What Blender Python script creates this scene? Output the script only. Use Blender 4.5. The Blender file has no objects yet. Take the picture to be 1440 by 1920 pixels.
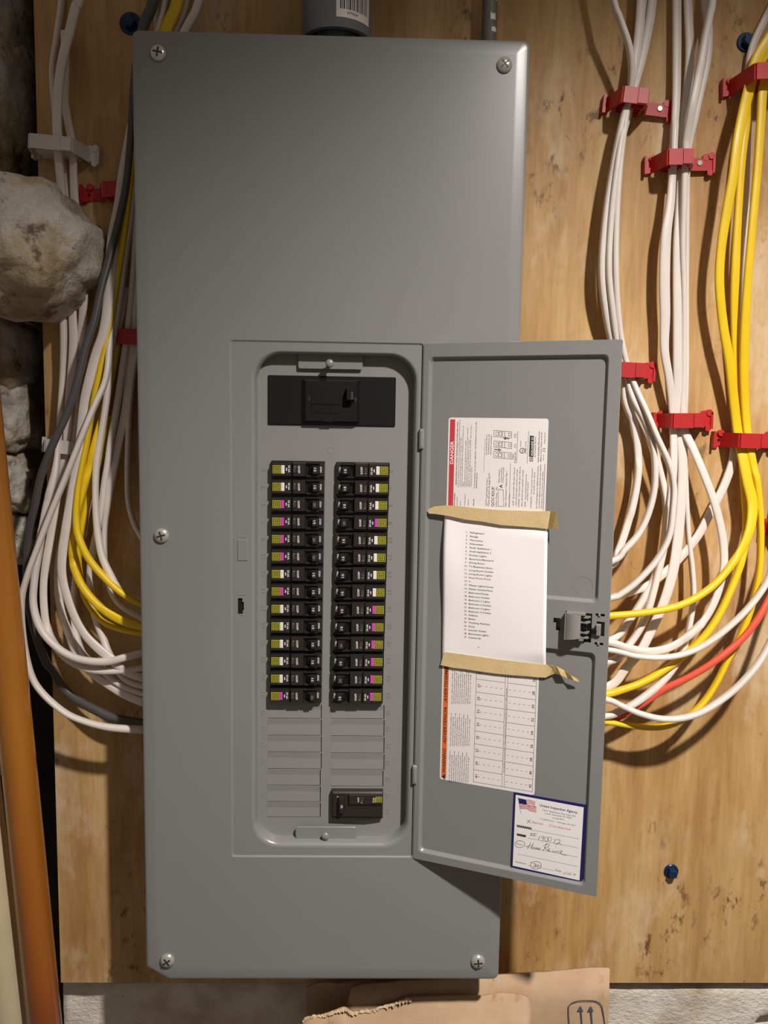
import bpy, bmesh, math, random
from mathutils import Vector, Matrix, noise
random.seed(7)
C = bpy.context.scene.collection

# ------------------------------------------------------------------ camera
CAMPOS = Vector((0.04013, -0.84914, 0.11755)); PITCH, YAW, ROLL = -0.10544, -0.02352, 0.01661
FPX = 1500.0
RC = (Matrix.Rotation(YAW, 3, 'Z') @ Matrix.Rotation(PITCH, 3, 'X') @ Matrix.Rotation(math.pi/2, 3, 'X') @ Matrix.Rotation(ROLL, 3, 'Z'))
cd = bpy.data.cameras.new('camera'); cam = bpy.data.objects.new('camera', cd); C.objects.link(cam)
cam.matrix_world = Matrix.Translation(CAMPOS) @ RC.to_4x4()
cd.sensor_fit = 'VERTICAL'; cd.sensor_height = 24.0; cd.lens = 24.0*FPX/1920.0; cd.clip_start = 0.01
bpy.context.scene.camera = cam
# ------------------------------------------------------------------ light
sc = bpy.context.scene
w = bpy.data.worlds.new('room_light'); sc.world = w; w.use_nodes = True
bg = w.node_tree.nodes['Background']; bg.inputs[0].default_value = (1.0, 0.84, 0.71, 1); bg.inputs[1].default_value = 0.13
LP = Vector((0.57, -1.00, 1.05))
ld = bpy.data.lights.new('ceiling_lamp', 'SPOT'); lo = bpy.data.objects.new('ceiling_lamp', ld); C.objects.link(lo)
lo.location = LP; ld.energy = 163; ld.color = (1.0, 0.94, 0.875); ld.shadow_soft_size = 0.035
ld.spot_size = math.radians(101); ld.spot_blend = 1.0
lo.rotation_euler = (Vector((0.38, 0.1, -1.96)) - LP).to_track_quat('-Z', 'Y').to_euler()
sc.view_settings.view_transform = 'Standard'; sc.view_settings.look = 'None'
sc.view_settings.gamma = 1.0; sc.view_settings.use_curve_mapping = False
sc.view_settings.exposure = 0.09

# ------------------------------------------------------------------ helpers
def ray(px, py): return RC @ Vector(((px-720)/FPX, -(py-960)/FPX, -1.0))
def P(px, py, Y):
    d = ray(px, py); return CAMPOS + d*((Y-CAMPOS.y)/d.y)
def frame(o, u, v):
    u = Vector(u).normalized(); v = Vector(v).normalized(); n = u.cross(v)
    m = Matrix((u, v, n)).transposed().to_4x4(); m.translation = Vector(o); return m
def onplane(m, px, py, n=0.0):
    """local (u, v) of the point of plane n=const of frame m seen at a pixel"""
    mi = m.inverted(); o = mi @ CAMPOS; d = mi.to_3x3() @ ray(px, py)
    p = o + d*((n-o.z)/d.z); return p.x, p.y
FP = frame((0, 0, 0), (1, 0, 0), (0, 0, 1))            # panel face: x right, y up, z toward the room
TH = 0.37683; HX = 0.0992
FD = frame((HX, -0.001, 0), (math.cos(TH), -math.sin(TH), 0), (0, 0, 1))   # inside face of the open door
def F(px, py, n=0.0): return onplane(FP, px, py, n)
def D(px, py, n=0.0): return onplane(FD, px, py, n)
def pxm(y=0.0): return (y-CAMPOS.y)/FPX                # metres per pixel about depth y

def lin(c):
    return tuple(((v/255)/12.92 if v/255 <= 0.04045 else ((v/255+0.055)/1.055)**2.4) for v in c)
MATS = {}
def mat(name, rgb, rough=0.5, metal=0.0, bump=0.0, bscale=300.0, var=0.0, vscale=20.0, spec=0.5, coat=0.0, sss=0.0):
    if name in MATS: return MATS[name]
    m = bpy.data.materials.new(name); m.use_nodes = True; nt = m.node_tree; b = nt.nodes['Principled BSDF']
    c = lin(rgb); b.inputs['Base Color'].default_value = (*c, 1); b.inputs['Roughness'].default_value = rough
    b.inputs['Metallic'].default_value = metal; b.inputs['Specular IOR Level'].default_value = spec
    b.inputs['Coat Weight'].default_value = coat
    b.inputs['Specular IOR Level'].default_value = spec
    if bump or var:
        tc = nt.nodes.new('ShaderNodeTexCoord')
    if var:
        n = nt.nodes.new('ShaderNodeTexNoise'); n.inputs['Scale'].default_value = vscale; n.inputs['Detail'].default_value = 4
        nt.links.new(tc.outputs['Object'], n.inputs['Vector'])
        r = nt.nodes.new('ShaderNodeValToRGB'); r.color_ramp.elements[0].position = .3; r.color_ramp.elements[1].position = .7
        r.color_ramp.elements[0].color = (*[max(0, x*(1-var)) for x in c], 1); r.color_ramp.elements[1].color = (*[min(1, x*(1+var)) for x in c], 1)
        nt.links.new(n.outputs[0], r.inputs[0]); nt.links.new(r.outputs[0], b.inputs['Base Color'])
    if bump:
        n = nt.nodes.new('ShaderNodeTexNoise'); n.inputs['Scale'].default_value = bscale; n.inputs['Detail'].default_value = 3
        nt.links.new(tc.outputs['Object'], n.inputs['Vector'])
        bu = nt.nodes.new('ShaderNodeBump'); bu.inputs['Strength'].default_value = bump; bu.inputs['Distance'].default_value = 0.001
        nt.links.new(n.outputs[0], bu.inputs['Height']); nt.links.new(bu.outputs[0], b.inputs['Normal'])
    MATS[name] = m; return m
GREY = mat('grey_enamel', (130, 130, 129), 0.30, bump=0.012, bscale=700, var=0.02, vscale=6, spec=.7)
GREYD = mat('dead_front_enamel', (134, 134, 132), 0.38, bump=0.012, bscale=700)
STEEL = mat('zinc_screw', (212, 210, 205), 0.22, metal=0.6)
SLOT = mat('screw_slot', (74, 70, 66), 0.5, metal=0.6)
BLACK = mat('black_plastic', (44, 39, 38), 0.28)
BLACKM = mat('black_plastic_satin', (27, 25, 26), 0.25)
BLACK2 = mat('black_plastic_dull', (13, 12, 13), 0.4)
VOID = mat('dark_void', (6, 5, 5), 0.9)
WHITEP = mat('white_print', (215, 215, 210), 0.6)
MAG = mat('magenta_plastic', (196, 44, 168), 0.4)
WTAG = mat('white_plastic', (238, 236, 232), 0.4)
YEL = mat('yellow_label', (182, 176, 48), 0.5)
PAPER = mat('paper', (246, 241, 242), 0.75)
LABELM = mat('label_paper', (234, 228, 226), 0.5)
INK = mat('black_ink', (38, 36, 40), 0.7)
INKS = mat('grey_ink', (82, 80, 82), 0.7)
INKN = mat('navy_ink', (20, 24, 92), 0.6)
INKR = mat('red_ink', (205, 58, 66), 0.6)
ORANGE = mat('orange_print', (222, 110, 44), 0.6)
TAPE = mat('masking_tape', (214, 188, 138), 0.55, bump=0.25, bscale=500, var=0.06, vscale=60)
TAPEB = mat('masking_tape_fold', (188, 160, 108), 0.35, bump=0.3, bscale=400)
WCAB = mat('white_cable_jacket', (224, 214, 206), 0.42, bump=0.05, bscale=400, var=0.03, vscale=30)
YCAB = mat('yellow_cable_jacket', (236, 198, 30), 0.4, bump=0.05, bscale=400, var=0.04, vscale=30)
GCAB = mat('grey_cable_jacket', (84, 82, 82), 0.38)
RCAB = mat('coral_red_cable_jacket', (226, 88, 66), 0.4)
RED = mat('red_nylon', (182, 36, 38), 0.42, var=0.05, vscale=80)
WNYL = mat('white_nylon', (205, 203, 198), 0.35)
BLUE = mat('blue_bolt', (22, 48, 84), 0.3, metal=0.3)
AMBER = None

class MB:
    def __init__(s): s.v = []; s.f = []; s.m = []; s.mats = []
    def mi(s, m):
        if m not in s.mats: s.mats.append(m)
        return s.mats.index(m)
    def add(s, vs, fs, m):
        o = len(s.v); k = s.mi(m); s.v += [tuple(x) for x in vs]
        for f in fs: s.f.append(tuple(i+o for i in f)); s.m.append(k)
    def box(s, x0, x1, y0, y1, z0, z1, m, top=None):
        t = top or (x0, x1, y0, y1)
        vs = [(x0, y0, z0), (x1, y0, z0), (x1, y1, z0), (x0, y1, z0), (t[0], t[2], z1), (t[1], t[2], z1), (t[1], t[3], z1), (t[0], t[3], z1)]
        s.add(vs, [(3, 2, 1, 0), (4, 5, 6, 7), (0, 1, 5, 4), (1, 2, 6, 5), (2, 3, 7, 6), (3, 0, 4, 7)], m)
    def prism(s, poly, z0, z1, m, axis=None):
        n = len(poly); f = axis or (lambda a, b, c: (a, b, c))
        vs = [f(a, b, z0) for a, b in poly] + [f(a, b, z1) for a, b in poly]
        s.add(vs, [tuple(range(n))[::-1], tuple(range(n, 2*n))] + [(i, (i+1) % n, n+(i+1) % n, n+i) for i in range(n)], m)
    def rings(s, rs, m, cap0=True, cap1=True):
        n = len(rs[0]); vs = [p for r in rs for p in r]; fs = []
        for k in range(len(rs)-1):
            for i in range(n):
                j = (i+1) % n; fs.append((k*n+i, k*n+j, (k+1)*n+j, (k+1)*n+i))
        if cap0: fs.append(tuple(range(n))[::-1])
        if cap1: fs.append(tuple(range((len(rs)-1)*n, len(rs)*n)))
        s.add(vs, fs, m)
    def slab(s, x0, x1, y0, y1, z0, z1, m, r=0.0005, b=0.0003, seg=3):
        b = min(b, (z1-z0)*0.5)
        s.rings([rr(x0, x1, y0, y1, r, z0, seg), rr(x0, x1, y0, y1, r, z1-b, seg), rr(x0+b, x1-b, y0+b, y1-b, max(r-b, 1e-5), z1, seg)], m)
    def cyl(s, x, y, z0, z1, r, m, n=20, r1=None, bev=0.0):
        r1 = r if r1 is None else r1
        def c(rad, z): return [(x+rad*math.cos(2*math.pi*i/n), y+rad*math.sin(2*math.pi*i/n), z) for i in range(n)]
        rs = [c(r, z0), c(r1, z1-bev)]
        if bev: rs.append(c(r1-bev, z1))
        s.rings(rs, m)
    def quad(s, pts, m): s.add(pts, [tuple(range(len(pts)))], m)
    def build(s, name, parent=None, M=None, smooth=None, recalc=False):
        me = bpy.data.meshes.new(name); me.from_pydata(s.v, [], s.f)
        for mm in s.mats: me.materials.append(mm)
        me.polygons.foreach_set('material_index', s.m)
        if recalc:
            b = bmesh.new(); b.from_mesh(me); bmesh.ops.recalc_face_normals(b, faces=b.faces); b.to_mesh(me); b.free()
        if smooth is not None:
            me.polygons.foreach_set('use_smooth', [True]*len(me.polygons)); me.set_sharp_from_angle(angle=math.radians(smooth))
        me.update()
        o = bpy.data.objects.new(name, me); C.objects.link(o)
        if parent: o.parent = parent
        if M is not None: o.matrix_world = M
        return o
def rr(x0, x1, y0, y1, r, z, seg=3):
    r = max(1e-5, min(r, (x1-x0)/2.001, (y1-y0)/2.001)); out = []
    for cx, cy, a in ((x1-r, y1-r, 0), (x0+r, y1-r, 90), (x0+r, y0+r, 180), (x1-r, y0+r, 270)):
        for k in range(seg+1):
            t = math.radians(a+90*k/seg); out.append((cx+r*math.cos(t), cy+r*math.sin(t), z))
    return out
def fill(mb, loops, z, m):
    """flat face at height z bounded by the first loop, the others are holes"""
    b = bmesh.new(); es = []
    for lp in loops:
        vs = [b.verts.new((p[0], p[1], z)) for p in lp]
        es += [b.edges.new((vs[i], vs[(i+1) % len(vs)])) for i in range(len(vs))]
    bmesh.ops.triangle_fill(b, edges=es, use_beauty=True, normal=(0, 0, 1))
    b.verts.index_update(); fs = []
    for f in b.faces:
        if f.normal.z < 0: f.normal_flip()
        fs.append([v.index for v in f.verts])
    mb.add([tuple(v.co) for v in b.verts], fs, m); b.free()
def thing(name, label, cat, M=None, group=None):
    o = bpy.data.objects.new(name, None); C.objects.link(o); o.empty_display_size = 0.02
    if M is not None: o.matrix_world = M
    return tag(o, label, cat, group)
def tag(o, label, cat, group=None):
    o['label'] = label; o['category'] = cat
    if group: o['group'] = group
    return o
TCACHE = {}
def glyphs(s, bold=0.0, shear=0.0):
    k = (s, bold, shear)
    if k in TCACHE: return TCACHE[k]
    c = bpy.data.curves.new('t', 'FONT'); c.body = s; c.offset = bold; c.shear = shear; c.resolution_u = 2
    o = bpy.data.objects.new('t', c); C.objects.link(o)
    dg = bpy.context.evaluated_depsgraph_get(); me = bpy.data.meshes.new_from_object(o.evaluated_get(dg))
    vs = [(v.co.x, v.co.y) for v in me.vertices]; fs = [tuple(p.vertices) for p in me.polygons]
    bpy.data.objects.remove(o); bpy.data.curves.remove(c); bpy.data.meshes.remove(me)
    TCACHE[k] = (vs, fs); return TCACHE[k]
def text(mb, s, a, b, z, h, m, bold=0.0, shear=0.0):
    """flat lettering whose baseline runs from a to b (local u,v), cap height h"""
    vs, fs = glyphs(s, bold, shear)
    if not vs: return
    x0 = min(v[0] for v in vs); x1 = max(v[0] for v in vs)
    ax = Vector((b[0]-a[0], b[1]-a[1])); L = ax.length; ax.normalize(); ay = Vector((-ax.y, ax.x))
    sx = L/(x1-x0); sy = h/0.73
    mb.add([(a[0]+ax.x*(v[0]-x0)*sx+ay.x*v[1]*sy, a[1]+ax.y*(v[0]-x0)*sx+ay.y*v[1]*sy, z) for v in vs], fs, m)
def stroke(mb, pts, wd, z, m):
    for i in range(len(pts)-1):
        a = Vector(pts[i]); b = Vector(pts[i+1]); d = b-a
        if d.length < 1e-7: continue
        d.normalize(); n = Vector((-d.y, d.x))*wd/2; e = d*wd*0.3; a = a-e; b = b+e
        mb.quad([(*(a-n), z), (*(b-n), z), (*(b+n), z), (*(a+n), z)], m)
def spline(pts, per=7):
    out = []; n = len(pts)
    for i in range(n-1):
        p0 = pts[max(i-1, 0)]; p1 = pts[i]; p2 = pts[i+1]; p3 = pts[min(i+2, n-1)]
        for k in range(per):
            t = k/per
            out.append(tuple(0.5*((2*b)+(-a+c)*t+(2*a-5*b+4*c-d)*t*t+(-a+3*b-3*c+d)*t**3) for a, b, c, d in zip(p0, p1, p2, p3)))
    out.append(tuple(pts[-1])); return out
def nodes_mat(name):
    m = bpy.data.materials.new(name); m.use_nodes = True; nt = m.node_tree; return m, nt, nt.nodes['Principled BSDF']
def N(nt, t, **kw):
    n = nt.nodes.new(t)
    for k, v in kw.items():
        if k in n.inputs: n.inputs[k].default_value = v
        else: setattr(n, k, v)
    return n
def ramp(nt, src, stops):
    r = nt.nodes.new('ShaderNodeValToRGB'); e = r.color_ramp.elements
    while len(e) < len(stops): e.new(0.5)
    for i, (p, c) in enumerate(stops): e[i].position = p; e[i].color = (*c, 1) if len(c) == 3 else c
    nt.links.new(src, r.inputs[0]); return r.outputs[0]
def mix(nt, f, a, b, mode='MIX'):
    x = nt.nodes.new('ShaderNodeMix'); x.data_type = 'RGBA'; x.blend_type = mode
    for s, v in ((x.inputs[0], f), (x.inputs[6], a), (x.inputs[7], b)):
        if isinstance(v, (int, float)): s.default_value = v
        elif isinstance(v, tuple): s.default_value = (*v, 1)
        else: nt.links.new(v, s)
    return x.outputs[2]
def texnoise(nt, co, scale, detail=4, rough=0.55, stretch=(1, 1, 1), loc=(0, 0, 0)):
    mp = nt.nodes.new('ShaderNodeMapping'); mp.inputs['Scale'].default_value = stretch; mp.inputs['Location'].default_value = loc
    nt.links.new(co, mp.inputs[0]); n = N(nt, 'ShaderNodeTexNoise', Scale=scale, Detail=detail, Roughness=rough)
    nt.links.new(mp.outputs[0], n.inputs['Vector']); return n.outputs[0]
def bumpnode(nt, bs, h, strength, dist):
    b = N(nt, 'ShaderNodeBump', Strength=strength, Distance=dist); nt.links.new(h, b.inputs['Height']); nt.links.new(b.outputs[0], bs.inputs['Normal'])

# plywood
PLY, nt, b = nodes_mat('plywood_veneer'); tc = N(nt, 'ShaderNodeTexCoord').outputs['Object']
g1 = texnoise(nt, tc, 22, 6, .6, (1, 1, .16)); g2 = texnoise(nt, tc, 6, 5, .6, (1, 1, .45), (3, 1, 2)); g3 = texnoise(nt, tc, 160, 3, .7, (1, 1, .07))
base = ramp(nt, g1, [(.28, lin((166, 124, 74))), (.48, lin((194, 154, 100))), (.72, lin((213, 181, 128)))])
pat = ramp(nt, g2, [(.34, (.76, .66, .54)), (.47, (.97, .95, .91)), (.68, (1.0, 1.0, 1.0))])
c1 = mix(nt, .75, base, pat, 'MULTIPLY')
fine = ramp(nt, g3, [(.3, (.72, .68, .62)), (.6, (1, 1, 1))]); c1 = mix(nt, .6, c1, fine, 'MULTIPLY')
pale = ramp(nt, texnoise(nt, tc, 11, 5, .7, (1, 1, .4), (1, 8, 4)), [(.52, (0, 0, 0)), (.66, (.6, .6, .6))])
c1 = mix(nt, pale, c1, lin((222, 200, 168)))
sp = texnoise(nt, tc, 75, 6, .75, (1, 1, .5), (9, 2, 1)); sp2 = texnoise(nt, tc, 10, 4, .6, (1, 1, .5), (5, 5, 5))
spm = mix(nt, 1.0, ramp(nt, sp, [(.55, (0, 0, 0)), (.66, (.9, .9, .9))]), ramp(nt, sp2, [(.50, (0, 0, 0)), (.62, (1, 1, 1))]), 'MULTIPLY')
c1 = mix(nt, spm, c1, lin((98, 62, 34)))
sp3 = texnoise(nt, tc, 120, 4, .7, (1, 1, .35), (2, 7, 3))
c1 = mix(nt, ramp(nt, sp3, [(.70, (0, 0, 0)), (.76, (.8, .8, .8))]), c1, lin((80, 50, 28)))
nt.links.new(c1, b.inputs['Base Color']); b.inputs['Roughness'].default_value = .62; bumpnode(nt, b, g3, .25, .001)
PLYE = mat('plywood_edge', (110, 78, 46), .8, bump=.5, bscale=200, var=.2, vscale=90)
# painted masonry
WALLM, nt, b = nodes_mat('whitewashed_masonry'); tc = N(nt, 'ShaderNodeTexCoord').outputs['Object']
n1 = texnoise(nt, tc, 14, 5, .6); n2 = texnoise(nt, tc, 120, 5, .7, (1, 1, 1.6)); n3 = texnoise(nt, tc, 5, 4, .6, (1, 1, 1), (4, 4, 4))
c = ramp(nt, n1, [(.3, lin((205, 188, 164))), (.5, lin((228, 218, 204))), (.7, lin((240, 234, 224)))])
c = mix(nt, ramp(nt, n2, [(.62, (0, 0, 0)), (.75, (.7, .7, .7))]), c, lin((110, 88, 66)))
c = mix(nt, ramp(nt, n3, [(.58, (0, 0, 0)), (.7, (.6, .6, .6))]), c, lin((150, 124, 92)))
nt.links.new(c, b.inputs['Base Color']); b.inputs['Roughness'].default_value = .85; bumpnode(nt, b, n2, .9, .004)
STONE, nt, b = nodes_mat('fieldstone'); tc = N(nt, 'ShaderNodeTexCoord').outputs['Object']
n1 = texnoise(nt, tc, 13, 6, .62); n2 = texnoise(nt, tc, 70, 6, .7); n3 = texnoise(nt, tc, 26, 5, .65, (1, 1, 1), (2, 3, 4))
c = ramp(nt, n1, [(.36, lin((160, 138, 104))), (.46, lin((190, 172, 142))), (.56, lin((210, 203, 192)))])
c = mix(nt, ramp(nt, n3, [(.58, (0, 0, 0)), (.66, (.85, .85, .85))]), c, lin((104, 72, 44)))
c = mix(nt, ramp(nt, n2, [(.64, (0, 0, 0)), (.7, (.8, .8, .8))]), c, lin((66, 44, 34)))
nt.links.new(c, b.inputs['Base Color']); b.inputs['Roughness'].default_value = .8; bumpnode(nt, b, n2, 1.0, .006)
# amber pipe
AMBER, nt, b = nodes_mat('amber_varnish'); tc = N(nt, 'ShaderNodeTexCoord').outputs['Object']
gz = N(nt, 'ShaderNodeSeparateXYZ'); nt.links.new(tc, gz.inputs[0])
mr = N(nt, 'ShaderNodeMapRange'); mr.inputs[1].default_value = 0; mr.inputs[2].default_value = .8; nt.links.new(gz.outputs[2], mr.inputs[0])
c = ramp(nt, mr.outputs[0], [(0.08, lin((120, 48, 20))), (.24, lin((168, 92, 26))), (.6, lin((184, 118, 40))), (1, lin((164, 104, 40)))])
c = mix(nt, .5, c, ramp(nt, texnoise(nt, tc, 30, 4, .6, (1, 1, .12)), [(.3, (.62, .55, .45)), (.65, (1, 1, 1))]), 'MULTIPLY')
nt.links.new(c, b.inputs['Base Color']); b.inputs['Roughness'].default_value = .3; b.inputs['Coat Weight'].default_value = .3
CREAM = mat('cream_paint', (206, 190, 156), .5, bump=.2, bscale=60, var=.05, vscale=20)
# cardboard
CARD, nt, b = nodes_mat('cardboard'); tc = N(nt, 'ShaderNodeTexCoord').outputs['Object']
n1 = texnoise(nt, tc, 9, 5, .6); n2 = texnoise(nt, tc, 28, 5, .7, (1, 1, .5), (3, 3, 3)); n3 = texnoise(nt, tc, 60, 3, .6, (.15, 1, 1))
c = ramp(nt, n1, [(.3, lin((170, 138, 108))), (.6, lin((196, 166, 134)))])
c = mix(nt, ramp(nt, n2, [(.6, (0, 0, 0)), (.74, (.75, .75, .75))]), c, lin((128, 84, 52)))
nt.links.new(c, b.inputs['Base Color']); b.inputs['Roughness'].default_value = .85; bumpnode(nt, b, n3, .35, .002)
CARDT = mat('torn_cardboard_core', (208, 184, 150), .95, bump=1.0, bscale=250, var=.15, vscale=120)

# ------------------------------------------------------------------ setting
GAPSHADE = mat('painted_gap_shade', (30, 21, 15), .95, bump=1.0, bscale=120, var=.4, vscale=40)  # near-black brown, paints in the shade of the deep gap left of the plywood
YW = 0.098                                              # front of the plywood
def sstep(a, b_, x):
    t = min(1, max(0, (x-a)/(b_-a))); return t*t*(3-2*t)
BRK = P(1452, 1925, .11)
def wall_mesh():
    mb = MB(); nx, nz = 260, 280; x0, x1, z0, z1 = -0.95, 1.25, -1.25, 1.1; vs = []
    for j in range(nz+1):
        z = z0+(z1-z0)*j/nz
        for i in range(nx+1):
            x = x0+(x1-x0)*i/nx
            low = 1-sstep(-.60, -.575, z)
            front = 0.121 - 0.013*sstep(-.3, .3, x)
            y = front*low + 0.150*(1-low)
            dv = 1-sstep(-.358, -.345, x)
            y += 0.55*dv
            y += 0.006*noise.noise(Vector((x*9, 0, z*9)))*(1 if low < .5 else .5) + 0.0025*noise.noise(Vector((x*40, 3, z*55)))
            y += 0.02*dv*noise.noise(Vector((x*14, 5, z*14)))
            # broken corner at lower right
            q = math.hypot((x-BRK.x)/.030, (z-BRK.z)/.018); y += .022*(1-sstep(.5, 1.1, q+0.7*noise.noise(Vector((x*60, 1, z*60)))))
            vs.append((x, y, z))
    fs = [(j*(nx+1)+i, j*(nx+1)+i+1, (j+1)*(nx+1)+i+1, (j+1)*(nx+1)+i) for j in range(nz) for i in range(nx)]
    mb.add(vs, fs, WALLM); k = mb.mi(GAPSHADE)
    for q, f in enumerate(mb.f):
        if vs[f[0]][1] > .19: mb.m[q] = k  # faces set far back take the painted shade colour
    o = mb.build('wall_back', smooth=180); o['kind'] = 'structure'; return o
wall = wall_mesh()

def stone(cx, cy, Y, rx, ry, rz, seed, rough=.12, parent=None):
    b = bmesh.new(); bmesh.ops.create_icosphere(b, subdivisions=5, radius=1)
    for v in b.verts:
        d = v.co.normalized(); o = Vector((seed*3.1, seed*1.7, 0))
        k = 1+rough*1.3*noise.noise(d*1.3+o)+rough*.7*noise.noise(d*3+o)+.035*noise.noise(d*9+o)+.018*noise.noise(d*22+o)
        q = Vector([math.copysign(abs(t)**.8, t) for t in d])
        v.co = Vector((q.x*rx, q.y*ry, q.z*rz))*k
    me = bpy.data.meshes.new('stone'); b.to_mesh(me); b.free(); me.materials.append(STONE)
    me.polygons.foreach_set('use_smooth', [True]*len(me.polygons))
    o = bpy.data.objects.new('stone', me); C.objects.link(o); o.location = P(cx, cy, Y)
    if parent: o.parent = parent
    return o
st = stone(38, 476, .06, .083, .10, .068, 1, .15, wall); st['label'] = 'big rounded whitewashed stone jutting out over the cables'
stone(-12, 200, .17, .045, .07, .10, 2, .12, wall)
stone(0, 40, .18, .035, .06, .07, 6, .12, wall)
stone(-30, 665, .15, .062, .08, .055, 3, .14, wall)
stone(5, 780, .15, .037, .06, .048, 4, .2, wall)
stone(22, 905, .16, .030, .06, .036, 5, .2, wall)
stone(32, 1000, .17, .028, .05, .035, 8, .2, wall)

# plywood sheet
x0 = P(100, 1000, YW).x; zb = P(1300, 1843, YW).z
mb = MB(); mb.box(-.3345, 1.0, YW, YW+.012, zb, 1.0, PLYE)
mb.v = [(x, y, z) for x, y, z in mb.v]
mb.quad([(-.3343, YW-.0001, zb+.0002), (.9995, YW-.0001, zb+.0002), (.9995, YW-.0001, .9995), (-.3343, YW-.0001, .9995)], PLY)
tag(mb.build('plywood_board'), 'large knotty tan plywood sheet behind the grey panel and cables', 'board')

# ------------------------------------------------------------------ electrical panel
panel = thing('electrical_panel', 'tall grey steel breaker panel with its small door swung open', 'electrical panel', FP)
W2, H2 = .2, .5083
mb = MB()                                               # enclosure behind the cover
mb.rings([rr(-.187, .187, -.495, .495, .002, z) for z in (-YW, -.006)], GREY, cap0=True, cap1=False)
mb.build('enclosure', panel, FP)
mb = MB()
def coverring(i, z, seg=6):
    r = rr(-W2+i, W2-i, -H2+i, H2-i, max(.007-i*.45, .0008), z, seg)
    n = seg+1                                           # third corner of the ring is the bent one at lower left
    for k in range(n):
        t = k/seg; e = 2*n+k
        x = -W2+i+(.0245)*t+.0012*math.sin(2*math.pi*t)*-1; y = -H2+i+(.0150)*(1-t)+.0006*math.sin(2*math.pi*t)
        r[e] = (x, y, z)
    return r
prof = [(0.0007, -.012), (0, -.0032), (.0004, -.0021), (.0012, -.0015), (.003, -.00112), (.006, -.00072), (.0095, -.00032), (.012, -.0001), (.0135, 0), (.0145, 0)]
mb.rings([coverring(i, z) for i, z in prof], GREY, cap0=False, cap1=False)
g = coverring(.0145, 0)
lx0, lx1, ly0, ly1 = -.1036, .0985, -.3615, .2058
led = [(0, 0), (.0006, -.0002), (.0014, -.0012), (.002, -.0015), (.0026, -.0015)]
LED = [rr(lx0+i, lx1-i*.4, ly0+i, ly1-i, .0025, z, 5) for i, z in led]
fill(mb, [g, LED[0]], 0, GREY)
mb.rings(LED, GREY, False, False)
ox0, oy1 = F(471, 656, -.0015); ox1, oy0 = F(767, 1590, -.0015)
opr = [(0, -.0015), (.0008, -.0016), (.0022, -.0024), (.0034, -.004), (.0042, -.0065), (.0046, -.0175)]
OPN = [rr(ox0+i, ox1-i, oy0+i*1.3, oy1-i*.7, .030-i*.5, z, 12) for i, z in opr]
sx0, sy1 = F(446, 1120, -.0015); sx1, sy0 = F(458, 1151, -.0015)
SL = [(sx0, sy0), (sx0+.0052, sy0), (sx0+.0052, sy0+.004), (sx0+.0064, sy0+.004), (sx0+.0064, sy1-.005), (sx0+.0048, sy1-.005), (sx0+.0048, sy1-.001), (sx0, sy1-.001)]
hx, hy = F(455, 1030, -.0015)
HOL = [(hx+.0018*math.cos(a*math.pi/6), hy+.0018*math.sin(a*math.pi/6)) for a in range(12)]
fill(mb, [LED[-1], OPN[0], SL, HOL], -.0015, GREY)
mb.rings(OPN, GREY, False, False)
for lp, mt in ((SL, VOID), (HOL, GREY)):
    mb.rings([[(x, y, -.0015) for x, y in lp], [(x, y, -.0035) for x, y in lp]][::1], mt, False, True)
cover = mb.build('cover', panel, FP, smooth=30, recalc=False)
mb = MB()                                               # small striker tabs on the ledge
a = F(445, 1012, 0); c_ = F(464, 1052, 0); mb.slab(a[0], c_[0], c_[1], a[1], -.0016, -.0007, GREY, .001, .0006)
mb.build('striker_plate', panel, FP, smooth=40)
for (px, py, ww) in ((453, 1007, 16), (453, 1115, 16), (453, 1154, 8)):
    x, y = F(px, py, 0); mb = MB(); mb.slab(x-ww*.00028, x+ww*.00028, y-.0007, y+.0007, -.0016, -.0011, GREY, .0005, .0003); mb.build('crimp_mark', panel, FP)
def screw(px, py, n, r, parent, name='screw', ang=30):
    x, y = F(px, py, n); mb = MB(); seg = 24; rs = []
    for k, (q, z) in enumerate([(1, 0), (1, .18), (.93, .32), (.75, .45), (.5, .54), (.28, .58)]):
        rs.append([(q*r*math.cos(2*math.pi*i/seg), q*r*math.sin(2*math.pi*i/seg), z*r) for i in range(seg)])
    mb.rings(rs, STEEL)
    o = mb.build(name, parent, smooth=50); o.parent = parent; o.matrix_parent_inverse = Matrix()
    o.location = (x, y, n); o.rotation_euler = (0, 0, math.radians(ang))
    mb = MB(); q = r*.6; t = r*.11; zt = r*.60
    mb.box(-q, q, -t, t, zt-.0003, zt+.00006, SLOT); mb.box(-t, t, -q, q, zt-.0003, zt+.00005, SLOT)
    s = mb.build('cross_recess'); s.parent = o
    return o
for px, py, a in ((297, 100, 80), (946, 122, 40), (303, 1004, 15), (314, 1800, 35), (896, 1802, 5)): screw(px, py, 0.0003, .0078, panel, ang=a)
# dead front
mb = MB(); DZ = -.0172
ZF = DZ
dfr = rr(ox0-.006, ox1+.006, oy0-.006, oy1+.006, .03, ZF, 6)
BL = []
lyb = [1320, 1348, 1379.7, 1410.8, 1442, 1473.3, 1504, 1532.7]; ryb = [1321, 1348.5, 1381, 1413, 1443.8, 1475]
for arr, xl, xr in ((lyb, 502, 603), (ryb, 621, 720.5)):
    for k in range(len(arr)-1):
        xa, ya = F(xl-(1 if k > 3 else 0), arr[k], ZF); xb, yb_ = F(xr-(2 if k > 3 else 0), arr[k+1], ZF)
        BL.append((xa, xb, yb_, ya-.0004))
holes = [rr(q[0], q[1], q[2], q[3], .0003, ZF, 1) for q in BL]
fill(mb, [dfr]+holes, ZF, GREYD)
for h in holes: mb.rings([h, [(x, y, ZF-.004) for x, y, z in h]], GREYD, False, False); mb.quad([(x, y, ZF-.004) for x, y, z in h], BLACK2)
dead = mb.build('dead_front', panel, FP)
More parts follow.
